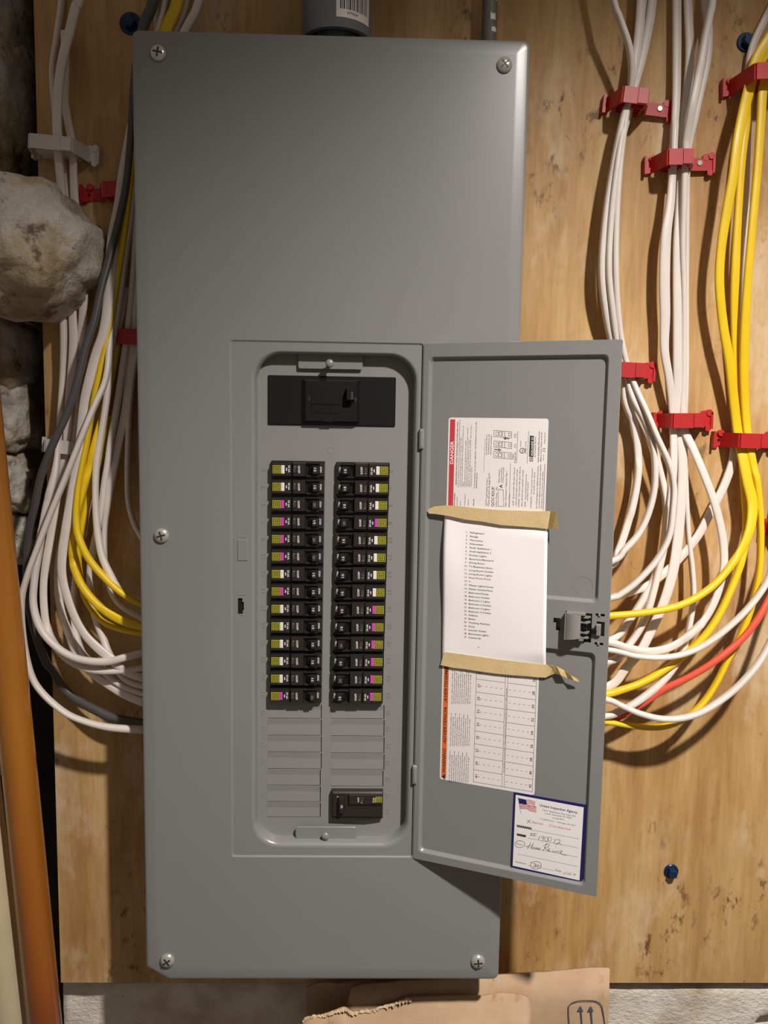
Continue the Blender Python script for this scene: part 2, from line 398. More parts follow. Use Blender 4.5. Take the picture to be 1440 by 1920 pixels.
mb = MB()
for q in BL[:1]: pass
for q in BL:
    m2 = MB(); xa, xb, ya, yb_ = q; xa += .00005; xb -= .0009; ya += .0007
    m2.add([(xa, ya, ZF-.0002), (xb, ya, ZF-.0002), (xb, yb_-.0060, ZF-.0006), (xa, yb_-.0060, ZF-.0006), (xa, yb_, ZF+.0001), (xb, yb_, ZF+.0001), (xa, ya, ZF-.003), (xb, ya, ZF-.003)],
           [(0, 1, 2, 3), (3, 2, 5, 4), (6, 7, 1, 0), (1, 7, 5, 2), (6, 0, 3, 4)], GREYD)
    m2.build('knockout_blank', dead, FP)
kx, ky = F(620, 844, ZF); mb = MB()
mb.rings([[(kx+r_*math.cos(i*math.pi/10), ky+r_*math.sin(i*math.pi/10), ZF+z) for i in range(20)] for r_, z in ((.0040, 0), (.0038, .0003), (.0033, .0003), (.0031, 0))], GREYD, False, False)
mb.build('round_knockout', dead, FP, smooth=40)
# embossed row numbers (raised dots)
FONT = {'0': ["111", "101", "101", "101", "111"], '1': ["010", "110", "010", "010", "111"], '2': ["111", "001", "111", "100", "111"], '3': ["111", "001", "011", "001", "111"],
        '4': ["101", "101", "111", "001", "001"], '5': ["111", "100", "111", "001", "111"], '6': ["111", "100", "111", "101", "111"], '7': ["111", "001", "010", "010", "010"],
        '8': ["111", "101", "111", "101", "111"], '9': ["111", "101", "111", "001", "111"]}
def dots(num, px, py):
    x, y = F(px, py, ZF); mb = MB(); s = str(num); d = .0009; L = len(s)*4*d
    for k, ch in enumerate(s):
        for r_, row in enumerate(FONT[ch]):
            for c_, v in enumerate(row):
                if v == '1':
                    tx = -L/2+(k*4+c_)*d; ty = (2-r_)*d          # text axes; rotate 90 degrees ccw
                    X = x-ty; Yy = y+tx; q = .00042
                    mb.add([(X-q, Yy-q, ZF), (X+q, Yy-q, ZF), (X+q, Yy+q, ZF), (X-q, Yy+q, ZF), (X, Yy, ZF+.0006)], [(0, 1, 4), (1, 2, 4), (2, 3, 4), (3, 0, 4)], GREYD)
    mb.build('embossed_number', dead, FP)
def rowy(i): return 880+32.30*i
for i in range(21):
    if i < 14: yy = rowy(i)
    else: yy = (lyb[i-14]+lyb[i-13])/2
    dots(2*i+1, 494-i*.1, yy); dots(2*i+2, 733-i*.35, yy+2)
# tabs holding the dead front
mb = MB(); a = F(559, 668, -.0125); c_ = F(680, 693.5, -.0125)
mb.slab(a[0], c_[0], c_[1], a[1]+.006, -.0135, -.0125, GREY, .002, .0005, 4); mb.build('upper_retaining_tab', panel, FP, smooth=40)
mb = MB(); a = F(554, 1551, -.01); c_ = F(668, 1572, -.01)
mb.slab(a[0], c_[0], c_[1]-.001, a[1], -.0125, -.011, GREY, .003, .0005, 4); mb.build('lower_retaining_tab', panel, FP, smooth=40)
for px, py, nn in ((618, 681, -.0125), (610, 1570, -.011)):
    x, y = F(px, py, nn+(.007 if py > 1000 else .012)); mb = MB(); hq = .004 if py > 1000 else .0095
    mb.cyl(x, y, nn, nn+hq, .0022, GREY, 18); mb.rings([[(x+r_*math.cos(i*math.pi/10), y+r_*math.sin(i*math.pi/10), nn+hq+z) for i in range(20)] for r_, z in ((.0042, 0), (.0044, .001), (.0038, .002), (.0022, .0027), (.0006, .003))], GREY)
    mb.build('retaining_stud', panel, FP, smooth=50)
# ------------------------------------------------------------------ door
dw = .1988; dt, db = .2050, -.3612
mb = MB()
T0 = D(800, 664); RT = D(1146, 668); RM1 = D(1119, 1129); RM2 = D(1114, 1228); RB = D(1101, 1655)
rl = D(803, 700)[0]; rrx = (RT[0]+RM1[0]+RM2[0]+RB[0])/4; rt = (T0[1]+RT[1])/2; rb = D(800, 1601)[1]
m1 = D(1100, 1130)[1]; m2 = D(1080, 1220)[1]; nx_ = D(1015, 1180)[0]
def roundpoly(pts, r, seg=5):
    out = []; n = len(pts)
    for i in range(n):
        p = Vector(pts[i]); a = (Vector(pts[i-1])-p).normalized(); b_ = (Vector(pts[(i+1) % n])-p).normalized()
        p1 = p+a*r; p2 = p+b_*r
        for k in range(seg+1):
            t = k/seg; q = p1*(1-t)**2+p*2*t*(1-t)+p2*t*t; out.append((q.x, q.y))
    return out
def recess(i):     # polygon inset by i
    return roundpoly([(rl+i, rb+i), (rrx-i, rb+i), (rrx-i, m2-i), (nx_-i, m2-i), (nx_-i, m1+i), (rrx-i, m1+i), (rrx-i, rt-i), (rl+i, rt-i)], .006 if i < .003 else .0045)
dz = [(0, 0), (.0006, -.0002), (.0014, -.0012), (.0026, -.0033), (.0032, -.0039), (.0038, -.004)]
RG = [[(x, y, z) for x, y in recess(i)] for i, z in dz]
outer = rr(0, dw, db, dt, .0012, 0, 4)
def rect(a, b_): x0, y1 = D(*a); x1, y0 = D(*b_); return [(x0, y0), (x1, y0), (x1, y1), (x0, y1)]
s1 = rect((1038, 1158), (1050, 1182)); s1 = [s1[1], s1[2], s1[3], (s1[3][0], s1[3][1]-.005), (s1[3][0]+.0027, s1[3][1]-.005), (s1[3][0]+.0027, s1[1][1])]
holes = [s1, rect((1117, 1150), (1134, 1156)), rect((1115, 1204), (1131, 1210)), rect((1093, 1149), (1108, 1205)), rect((1119, 1165), (1133, 1193))]
fill(mb, [[p[:2] for p in outer], [p[:2] for p in RG[0]]]+holes, 0, GREY)
mb.rings(RG, GREY, False, False)
fill(mb, [[p[:2] for p in RG[-1]]], -.004, GREY)
for h in holes: mb.rings([[(x, y, 0) for x, y in h], [(x, y, -.0042) for x, y in h]], VOID, False, False)
mb.rings([rr(0, dw, db, dt, .0012, 0, 4), rr(-.0003, dw+.0003, db-.0003, dt+.0003, .0012, -.0006, 4), rr(-.0003, dw+.0003, db-.0003, dt+.0003, .0012, -.0062, 4)], GREY, False, True)
door = mb.build('door', panel, FD, smooth=30)
mb = MB(); a = D(1076, 1094); c_ = D(1108, 1119)        # faint round knock-out ring
cx, cy = D(1094, 1099, -.004)
for k in range(26):
    t0 = math.radians(-70+k*12.3); t1 = math.radians(-70+(k+1)*12.3); r0, r1 = .0091, .0095
    z = -.0039; mb.quad([(cx+r_*math.cos(t), cy+r_*math.sin(t)*.98, z+zz) for r_, t, zz in ((r0, t0, 0), (r1, t0, .0001), (r1, t1, .0001), (r0, t1, 0))], GREYD)
k_ = mb.build('ring_emboss', door); k_.parent = door
for py in (823, 1452):                                  # hinges
    px = 790 if py < 1000 else 777
    x, y = F(px, py, .001); mb = MB(); mb.slab(x-.0022, x+.0026, y-.0105, y+.0105, -.001, .0034, STEEL if 0 else GREYD, .0006, .0008)
    mb.slab(x-.0008, x+.0012, y-.0085, y+.0085, .0034, .0042, GREYD, .0006, .0003)
    h = mb.build('hinge', panel, FP, smooth=30)
# dark seam between door and ledge
x, _ = F(793, 900, 0); mb = MB(); mb.box(.0972, .0985, ly0+.0006, ly1-.0015, -.0016, -.0011, VOID); mb.build('hinge_gap', panel, FP)
# latch
LG = mat('latch_grey_plastic', (134, 130, 127), .4)
mb = MB(); la = D(1060, 1148, .006); lb = D(1090, 1202, .006)
lx0_, lx1_, lyt, lyb_ = la[0], D(1090, 1148, .006)[0], la[1], lb[1]
pr = []
for k in range(9):
    t = k/8; pr.append((lx0_+(lx1_-lx0_)*t, .0015+.0095*math.sin(math.pi*(.22+.5*t))))
for i in range(8):
    (xa, za), (xb, zb_) = pr[i], pr[i+1]
    ya_, yb2, yc_, yd_ = lyb_+.0004*i, lyb_+.0004*(i+1), lyt-.0002*(i+1), lyt-.0002*i
    mb.add([(xa, ya_, za), (xb, yb2, zb_), (xb, yc_, zb_), (xa, yd_, za), (xa, ya_, za-.0016), (xb, yb2, zb_-.0016), (xb, yc_, zb_-.0016), (xa, yd_, za-.0016)],
           [(0, 1, 2, 3), (7, 6, 5, 4), (0, 4, 5, 1), (2, 6, 7, 3), (0, 3, 7, 4), (1, 5, 6, 2)], LG)
latch = mb.build('latch', door, smooth=35); latch.parent = door
mb = MB()                                               # side walls and ribs of the latch
mb.box(lx0_, lx0_+.0012, lyb_, lyt, 0, .008, LG); mb.box(lx0_, lx1_+.004, lyt-.0016, lyt, 0, .007, LG); mb.box(lx0_, lx1_+.003, lyb_, lyb_+.0016, 0, .006, LG)
for k in range(5):
    y = lyt-.004-k*.0052; mb.box(lx1_-.001, lx1_+.0095, y-.0008, y+.0008, -.003, .0042, LG if k != 2 else BLACK2, (lx1_-.001, lx1_+.006, y-.0008, y+.0008))
mb.box(lx1_+.002, lx1_+.0035, lyb_+.002, lyt-.002, -.003, .004, BLACK2)
l2 = mb.build('latch_spring', latch); l2.parent = latch; l2['label'] = 'ribbed spring arm of the latch'
mb = MB(); a = D(1118, 1166); c_ = D(1126, 1194); mb.slab(a[0], c_[0], c_[1]+.001, a[1]-.002, -.003, .0032, LG, .0008, .0008); mb.slab(a[0]-.0045, a[0]+.001, c_[1]+.003, c_[1]+.008, 0, .004, BLACK2, .0006, .0004)
for py in (1153, 1207):
    q = D(1124 if py < 1180 else 1122, py); mb.slab(q[0]-.0011, q[0]+.0011, q[1]-.0014, q[1]+.0014, -.003, .0012, LG, .0005, .0003)
l3 = mb.build('latch_tongue', latch); l3.parent = latch

# ------------------------------------------------------------------ breakers
def emblem(mb, x, y, s, z, th=0.12):
    """yellow square with black concentric squares and a D"""
    mb.slab(x-s/2, x+s/2, y-s/2, y+s/2, z-.0003, z, YEL, .0002, .0001)
    def ringsq(h, t, zz):
        for (a, b_, c, d) in ((-h, h, h-t, h), (-h, h, -h, -h+t), (-h, -h+t, -h, h), (h-t, h, -h, h)): mb.quad([(x+a, y+c, zz), (x+b_, y+c, zz), (x+b_, y+d, zz), (x+a, y+d, zz)], BLACK2)
    ringsq(s*.42, s*.085, z+.00005); ringsq(s*.245, s*.075, z+.00005)
    text(mb, 'D', (x+s*.12, y-s*.10), (x+s*.12, y+s*.10), z+.00006, s*.26, BLACK2, .05)
def breaker_meshes(amp, col):
    h = .0089; q = .0066
    b = MB()
    b.box(0, .0545, -h, h+.0000, 0, .0065, BLACKM, (0.0003, .0542, -h+.0003, h-.0003))
    # raised centre: side profile extruded across, with chamfers
    def hump(x0, x1, z, w0, w1, c=.0008): b.box(x0, x1, -w0, w0+.0010, .006, z, BLACK, (x0+c, x1-c, -w1, w1+.0006))
    hump(.0180, .0335, .0138, q+.0014, q, .0016); hump(.0332, .0535, .0128, q+.0008, q, .0004); hump(.0003, .0060, .0088, q+.001, q, .0006)
    b.box(.0055, .0185, q-.0006, q+.0012, .006, .0125, BLACK); b.box(.0055, .0185, -q-.0012, -q+.0002, .006, .0120, BLACK)
    b.box(.0055, .0182, -q, q, .0064, .0066, BLACK2)
    b.slab(.0330, .0336, -q+.0004, q, .0125, .0134, BLACK2, .0002, .0001)
    body = b
    hd = MB(); hd.box(.0058, .0138, -.0043, .0047, .0066, .0185, BLACK, (.0062, .0116, -.0038, .0042)); hd.slab(.0128, .0145, -.0036, .004, .0066, .0125, BLACK2)
    hd.slab(.0064, .0067, -.003, .0034, .018, .01865, BLACK2, .0001, .0001)
    text(hd, str(amp), (.0105, -.0021), (.0105, .0019), .01856, .0023, WHITEP if amp == 15 else mat('grey_print', (120, 124, 134), .6), .02)
    bt = MB(); bt.slab(.0405, .0437, -.0042, .0048, .0122, .0140, MAG if col == 'm' else WTAG, .0004, .0004)
    for k in range(4): bt.box(.0410, .0432, -.0032+k*.002, -.0028+k*.002, .0140, .01403, mat('tag_print', (200, 150, 190) if 0 else (180, 150, 175), .6))
    lg = MB(); emblem(lg, .0482, .0003, .0086, .0134)
    wn = MB(); wn.slab(.0279, .0322, -.0034, .0038, .0136, .0140, BLACK2, .0003, .0001); wn.slab(.0285, .0316, -.0028, .0032, .01402, .01408, mat('smoked_window', (70, 64, 62), .12), .0003, .00002)
    wn.box(.0287, .0309, -.0034, -.0029, .0140, .01415, STEEL)
    t = MB(); text(t, 'O/OFF', (.0268, -.0040), (.0268, .0040), .01388, .0021, WHITEP, .03)
    text(t, '10 kA', (.0368, -.0040), (.0368, .0036), .01290, .0021, WHITEP, .03)
    t.slab(.0380, .0390, -.0016, .0018, .01284, .01290, WHITEP, .0004, .00001)
    text(t, 'I/ON', (.0048, -.0030), (.0048, .0030), .00886, .0020, WHITEP, .03)
    return [('body', body), ('handle', hd), ('test_button', bt), ('emblem_plate', lg), ('test_window', wn), ('lettering', t)]
PROTO = {}
def breaker(col, row, amp, tagc, ordn):
    right = col == 'right'
    cname = 'magenta' if tagc == 'm' else 'white'
    lab = f'{ordn} black breaker from the top, {col} column, with {cname} test tag and {amp} handle'
    px = 631 - row*.75 if right else 609.5 - row*.45
    x, y = F(px, rowy(row)+(1.0 if right else 0), ZF)
    if row == 0: pass
    M = FP @ Matrix.Translation((x, y, ZF+.0001)) @ (Matrix() if right else Matrix.Rotation(math.pi, 4, 'Z')) @ Matrix.Diagonal((1.055, 1, .76, 1))
    o = thing('circuit_breaker', lab, 'circuit breaker', M, f'single breakers in the {col} column')
    key = (amp, tagc)
    if key not in PROTO: PROTO[key] = None
    if PROTO[key] is None:
        PROTO[key] = []
        for n, m_ in breaker_meshes(amp, tagc):
            c = m_.build(n, o, smooth=None); c.parent = o; PROTO[key].append(c)
            if n == 'test_button': c['label'] = f'{cname} test button'
    else:
        for p in PROTO[key]:
            c = p.copy(); C.objects.link(c); c.parent = o
ORD = ['first', 'second', 'third', 'fourth', 'fifth', 'sixth', 'seventh', 'eighth', 'ninth', 'tenth', 'eleventh', 'twelfth', 'thirteenth', 'fourteenth']
LC = 'w15 w15 m20 m15 m20 m20 w15 m15 w15 w15 w15 w15 w15 m20'.split()
RCm = 'w15 w15 w15 m20 w15 w15 w15 w15 m15 m15 m20 m15 m20 m15'.split()
for i in range(14):
    breaker('left', i, int(LC[i][1:]), LC[i][0], ORD[i]); breaker('right', i, int(RCm[i][1:]), RCm[i][0], ORD[i])
# two-pole breaker at the bottom
x, y = F(622, 1504, ZF); M = FP @ Matrix.Translation((x, y, ZF)) @ Matrix.Diagonal((1.06, 1, .68, 1))
o = thing('double_breaker', 'wide black two-pole breaker alone at the bottom of the right column', 'circuit breaker', M)
L2 = .0545; h2 = .0165
mb = MB(); mb.prism([(0, -h2), (.038, -h2-.0015), (L2, -h2+.0012), (L2, h2), (0, h2)], 0, .0095, BLACK)
mb.box(.001, L2-.0005, -h2+.002, h2-.0005, .0095, .0118, BLACK, (.0016, L2-.001, -h2+.0035, h2-.0025))
mb.box(.017, L2-.001, .0015, h2-.003, .0115, .0150, BLACK, (.019, L2-.0016, .0025, h2-.004))
mb.build('body', o).parent = o
mb = MB(); mb.box(.0075, .0145, -.006, .0115, .0115, .0215, BLACK, (.0085, .013, -.0055, .011)); text(mb, '20', (.0120, .0000), (.0120, .0036), .02155, .0022, WHITEP, .02)
mb.build('handle').parent = o
mb = MB(); emblem(mb, .0500, .0083, .0064, .0156); mb.build('emblem_plate').parent = o
mb = MB(); mb.slab(.0300, .0345, .0040, .0105, .0148, .0153, BLACK2); mb.slab(.0306, .0338, .0048, .0098, .0153, .01535, MATS['smoked_window'], .0003, .00001); mb.box(.0308, .0328, .0042, .0049, .0152, .0155, STEEL); mb.build('test_window').parent = o
mb = MB(); text(mb, 'O/OFF', (.0292, .0050), (.0292, .0106), .01506, .0016, WHITEP, .03); text(mb, '10 kA', (.0452, .0048), (.0452, .0104), .01506, .0018, WHITEP, .03); mb.slab(.0460, .0465, .0048, .0106, .0150, .01506, WHITEP)
text(mb, 'I', (.0072, .0098), (.0072, .0106), .0119, .0016, WHITEP, .03); mb.build('lettering').parent = o
# main breaker
a = F(502, 703, ZF+.003); c_ = F(741, 800, ZF+.003)
cx = (a[0]+c_[0])/2; cy = (a[1]+c_[1])/2; hw = (c_[0]-a[0])/2; hh = (a[1]-c_[1])/2
M = FP @ Matrix.Translation((cx, cy, ZF-.004)); o = thing('main_breaker', 'wide black main breaker with one switch above the two columns', 'circuit breaker', M)
mb = MB(); mb.slab(-hw, hw, -hh, hh, 0, .0062, BLACKM, .0012, .001)
mb.box(-hw*.46, hw*.44, -hh*.86, hh*.86, .008, .0125, BLACKM, (-hw*.40, hw*.39, -hh*.82, hh*.78))
mb.build('body').parent = o
mb = MB(); mb.slab(-hw*.32, hw*.14, -hh*.15, hh*.55, .0125, .0133, BLACKM, .0006, .0004); mb.slab(-hw*.32, hw*.11, -hh*.5, -hh*.18, .0125, .0130, BLACKM, .0006, .0003)
mb.cyl(-hw*.22, -hh*.42, .0125, .0134, .0011, BLACK2, 12); mb.slab(-hw*.13, hw*.03, -hh*.86, -hh*.60, .011, .0129, BLACK2, .0005, .0003)
mb.build('centre_plate').parent = o
mb = MB(); mb.slab(hw*.13, hw*.30, -hh*.42, hh*.60, .0123, .0126, VOID, .001, .0001); mb.build('switch_slot').parent = o
mb = MB(); mb.box(hw*.22, hw*.36, -hh*.02, hh*.5, .0123, .0215, BLACKM, (hw*.24, hw*.345, .001, hh*.46)); mb.slab(hw*.245, hw*.34, hh*.40, hh*.46, .0215, .0218, BLACK2)
text(mb, '200', (hw*.335, hh*.06), (hw*.335, hh*.36), .02155, .0022, mat('grey_print2', (90, 88, 92), .6), .01)
mb.build('switch').parent = o
mb = MB(); G3 = MATS['grey_print2']; text(mb, 'ON', (-hw*.335, -hh*.02), (-hw*.335, hh*.14), .01256, .0014, G3); text(mb, 'OFF', (hw*.385, -hh*.02), (hw*.385, hh*.16), .01256, .0014, G3); mb.build('lettering').parent = o

# ------------------------------------------------------------------ things on the door
def DT(px, py, n, s=4.8, o=(780, 760)): return D(o[0]+px/s, o[1]+py/s, n)
ZR = -.004
lab = thing('warning_label', 'long white printed circuit directory label with red and orange bars on the door', 'label', FD)
TL, TR, BRc, BLc = D(840, 783, ZR), D(1028, 785, ZR), D(1003, 1489, ZR), D(825.5, 1463, ZR)
lx0, lx1 = (TL[0]+BLc[0])/2, (TR[0]+BRc[0])/2; lt, lb_ = (TL[1]+TR[1])/2, (BLc[1]+BRc[1])/2
mb = MB(); mb.slab(lx0, lx1, lb_, lt, ZR, ZR+.0003, LABELM, .0028, .00005, 5); mb.build('sheet').parent = lab
Z1 = ZR+.00036; Z2 = Z1+.00005
# colour bars
def U(px, py): return D(px, py, Z1)
mb = MB(); bx0, bx1 = lx0+.0018, lx0+.0073
yo = U(830, 1262)[1]
mb.quad([(bx0, U(840, 950)[1]-.02, Z1), (bx1, U(840, 950)[1]-.02, Z1), (bx1, lt-.0018, Z1), (bx0, lt-.0018, Z1)], INKR)
ob = lb_+.0022; ot = U(830, 1240)[1]
mb.build('red_bar').parent = lab; mb = MB()
mb.quad([(bx0, ob, Z1), (bx1, ob, Z1), (bx1, ot, Z1), (bx0, ot, Z1)], ORANGE)
mb.build('orange_bar').parent = lab
mb = MB()
def lt_(s, X0, Y0, Y1, h, m=INKS, bold=0.0, o=(780, 760), shear=0.0):
    a = D(o[0]+X0/4.8, o[1]+Y0/4.8, Z2); b_ = D(o[0]+X0/4.8, o[1]+Y1/4.8, Z2)
    text(mb, s, (a[0], a[1]), (a[0], b_[1]), Z2, h*pxm(-.03)/4.8, m, bold, shear)
aD = U(849, 870)[1]; bD = U(849, 827)[1]; text(mb, 'DANGER', (bx1-.0011, aD), (bx1-.0011, bD), Z2, .0036, WTAG, .02)
T = [("RISQUE D'ELECTROCUTION, D'EXPLOSION OU D'ECLAIR D'ARC", 366, 715, 145, 11, INK, .02), ("Portez un equipement de protection personnelle (EPP) approprie et observez les", 383, 735, 130, 10, INKS, 0),
     ("methodes de travail electrique securitaires. Voir NFPA 70E, CSA Z462.", 399, 728, 285, 10, INKS, 0), ("Seul un personnel qualifie doit effectuer l'installation et l'entretien de cet", 415, 735, 185, 10, INKS, 0),
     ("appareil.", 427, 728, 690, 10, INKS, 0), ("Coupez l'alimentation de cet appareil avant d'y travailler.", 441, 735, 310, 10, INKS, 0), ("Utilisez toujours un dispositif de detection de tension a valeur nominale", 456, 735, 200, 10, INKS, 0),
     ("appropriee pour s'assurer que l'alimentation est coupee.", 470, 728, 305, 10, INKS, 0), ("Replacez tous les dispositifs, les portes et les couvercles avant de mettre", 485, 735, 180, 10, INKS, 0), ("l'appareil sous tension.", 500, 728, 545, 10, INKS, 0),
     ("Si ces precautions ne sont pas respectees, cela entrainera la mort ou des", 530, 745, 150, 11, INK, .01), ("blessures graves.", 548, 745, 605, 11, INK, .01),
     ("POR ARQUEO", 350, 905, 788, 11, INK, .02), ("inapropiado", 372, 905, 825, 10, INKS, 0), ("capo de", 402, 905, 865, 10, INKS, 0), ("nominal confirme", 443, 905, 800, 10, INKS, 0), ("tension y la", 473, 905, 845, 10, INKS, 0), ("lesiones serias.", 522, 905, 840, 11, INK, .01),
     ("QO\u2122 Load Center Cover /", 640, 905, 652, 17, INKS, 0), ("Frente del centro de carga QO\u2122", 660, 905, 612, 17, INKS, 0), ("QOC42UF", 702, 912, 735, 28, INK, 0), ("Series / Serie:   S01", 728, 915, 735, 15, INKS, 0),
     ("A", 778, 745, 712, 30, INK, .02), ("Mains Rating /", 752, 695, 575, 13, INKS, 0), ("Corriente nominal de", 771, 695, 560, 12, INKS, 0), ("la linea principal", 788, 695, 560, 12, INKS, 0),
     ("Type 1 Enclosure / Gabinete Tipo 1", 812, 915, 590, 16, INKS, 0), ("Enclosure / Gabinete", 842, 915, 795, 12, INKS, 0),
     ("QOFP   Branch breaker filler plate / Placa de", 880, 905, 560, 13, INKS, 0), ("relleno del interruptor automatico derivado", 905, 905, 575, 13, INKS, 0), ("QOM2FP   Main breaker filler plate / Placa de", 930, 915, 552, 13, INKS, 0), ("relleno del interruptor automatico principal", 957, 915, 582, 13, INKS, 0),
     ("PK4FL   Door Lock Kit / Accesorio de", 988, 912, 620, 13, INKS, 0), ("cerradura de puerta", 1007, 860, 690, 13, INKS, 0), ("ACCESSORY : Cover Screw Kit / Accesorio", 1040, 925, 568, 13, INKS, 0), ("de tornillos de la cubierta", 1066, 800, 600, 13, INKS, 0),
     ("See Wiring Diagram for additional Accessories.", 1090, 930, 545, 14, INKS, 0), ("Consulte el diagrama de alambrado para obtener", 1113, 930, 530, 14, INKS, 0), ("informacion sobre accesorios adicionales.", 1135, 930, 590, 13, INKS, 0),
     ("Circuit Breaker Reset /", 637, 445, 262, 13, INKS, 0), ("Restablecimiento del", 657, 440, 262, 13, INKS, 0), ("interruptor automatico", 677, 445, 265, 13, INKS, 0),
     ("Tripped /", 877, 490, 430, 15, INKS, 0), ("Disparado", 896, 518, 418, 15, INKS, 0), ("(1)", 900, 380, 348, 20, INKS, 0), ("(2)", 900, 290, 255, 20, INKS, 0), ("LISTED", 992, 435, 380, 10, INK, .01), ("Enclosed Panel", 945, 375, 320, 9, INKS, 0), ("E-2146", 992, 370, 325, 10, INK, 0),
     ("by Schneider Electric", 1075, 465, 280, 12, INK, .0), ("www.Schneider-Electric.com", 1105, 515, 235, 14, INKS, .01), ("Made in U.S.A. / Hecho en E.U.A.", 1128, 505, 240, 13, INKS, .01), ("40286-586-04", 1162, 345, 245, 9, INKS, 0), ("186-181", 1152, 495, 445, 9, INKS, 0)]
for s, X, a, b_, h, m_, bo in T: lt_(s, X, a, b_, h, m_, bo)
for yy in (722, 742, 735): pass
def lq(pts, wd, m=INKS, o=(780, 760), closed=False, z=Z2):
    q = [D(o[0]+a/4.8, o[1]+b_/4.8, z) for a, b_ in pts]
    if closed: q.append(q[0])
    stroke(mb, q, wd*pxm(-.03)/4.8, z, m)
for X0, Y0 in ((703, 225), (703, 320), (700, 415)):      # three little breaker drawings
    lq([(X0, Y0), (X0+160, Y0+14), (X0+158, Y0+68), (X0-2, Y0+54)], 3, closed=True); lq([(X0+75, Y0+7), (X0+74, Y0+60)], 3)
    lq([(X0+28+14*math.cos(t*.8), Y0+30+16*math.sin(t*.8)) for t in range(8)], 3, closed=True); lq([(X0+45, Y0+14), (X0+70, Y0+16), (X0+68, Y0+48), (X0+43, Y0+46)], 3, closed=True)
    lq([(X0+130, Y0+26), (X0+150, Y0+28), (X0+149, Y0+52), (X0+129, Y0+50)], 3, closed=True); lq([(X0+95, Y0+14), (X0+95, Y0+60)], 4)
lq([(838, 300), (805, 297)], 7, INK); lq([(790, 296), (808, 286), (806, 308), (790, 296)], 5, INK)
lq([(705, 396), (745, 400)], 7, INK); lq([(765, 402), (745, 390), (745, 412), (765, 402)], 5, INK)
lq([(918, 230), (905, 520)], 3); lq([(1015, 232), (1000, 522)], 3); lq([(850, 520), (840, 915)], 3); lq([(622, 300), (610, 600)], 2); lq([(1160, 530), (1146, 945)], 4)
lq([(957+23*math.cos(t*.52), 408+23*math.sin(t*.52)) for t in range(12)], 5, INK, closed=True); lt_('UL', 966, 422, 395, 17, INK, .01)
lq([(740, 908), (788, 908), (785, 762), (740, 755)], 3, closed=True)
lq([(1025, 472), (1052, 474), (1050, 503), (1023, 501)], 4, INK, closed=True); lq([(1033, 480), (1044, 481), (1043, 495), (1032, 494)], 3, INK, closed=True)
q = [D(780+a/4.8, 760+b_/4.8, Z2) for a, b_ in ((1026, 272), (1062, 275), (1056, 466), (1018, 462))]; mb.quad([(*p, Z2) for p in reversed(q)], INK)
def lt3(s, X0, Y0, Y1, h, m, bold=0.0):
    a = D(780+X0/4.8, 760+Y0/4.8, Z2+.0001); b_ = D(780+X0/4.8, 760+Y1/4.8, Z2+.0001); text(mb, s, (a[0], a[1]), (a[0], b_[1]), Z2+.0001, h*pxm(-.03)/4.8, m, bold)
lt3('SQUARE D', 1050, 455, 285, 17, WTAG, .02)
lq([(1145, 385), (1162, 386), (1160, 415), (1143, 414)], 3, closed=True)
# lower half
O2 = (780, 1220)
def lt2(s, X0, Y0, Y1, h, m=INKS, bold=0.0, shear=0.0): lt_(s, X0, Y0, Y1, h, m, bold, O2, shear)
for s, Y0, Y1 in (('WARNING', 1085, 868), ('ADVERTENCIA', 830, 498), ('AVERTISSEMENT', 455, 60)):
    a = D(820, 1220+Y0/4.8, Z2)[1]; b_ = D(820, 1220+Y1/4.8, Z2)[1]; text(mb, s, (bx1-.0012, a), (bx1-.0012, b_), Z2, .0032, INK, .02, .25)
t_ = D(820, 1220+1120/4.8, Z2)[1]; mb.add([(bx1-.0012, t_-.004, Z2), (bx1-.0012, t_+.003, Z2), (bx0+.0005, t_-.0005, Z2)], [(0, 1, 2)], INK)
ES = ["Este cuadro / tablero debe ser utilizado con", "interruptores listados solamente. Apague la energia", "antes de trabajar dentro del gabinete. Lea y siga", "todas las instrucciones de instalacion incluidas en", "el centro de carga. No reemplace los tornillos con", "otros de distinto tamano. Vuelva a colocar todas las", "puertas y cubiertas antes de energizar el equipo.", "Consulte el diagrama para conocer los aparatos", "adecuados que se pueden usar con esta cubierta", "de este centro de carga."]
for k, s in enumerate(ES):
    ln = 300-(k*37 % 70)
    lt2(s, 312+k*18.5-8, 1185, 1185-ln+15, 11); lt2(s[::1], 322+k*18.5-8, 858, 858-ln, 11)
    lt2(s, 330+k*18-4, 480, 170+(k*53 % 40), 11)
def row2(yl): return D(780+545/4.8, 1220+yl/4.8, Z2)[1]
tx0 = D(780+530/4.8, 1220+700/4.8, Z2)[0]; tx1 = D(780+790/4.8, 1220+700/4.8, Z2)[0]; tx2 = D(780+812/4.8, 1220+700/4.8, Z2)[0]; tx3 = D(780+1066/4.8, 1220+760/4.8, Z2)[0]
yb0 = row2(1184); yt0 = row2(60); pw = pxm(-.03)*.6
for xx in (tx0, tx1, tx2, tx3): stroke(mb, [(xx, yb0), (xx, yt0)], pw, Z2, INKS)
stroke(mb, [(tx0, yb0), (tx3, yb0)], pw, Z2, INKS)
ys = [138+117.1*k for k in range(9)]
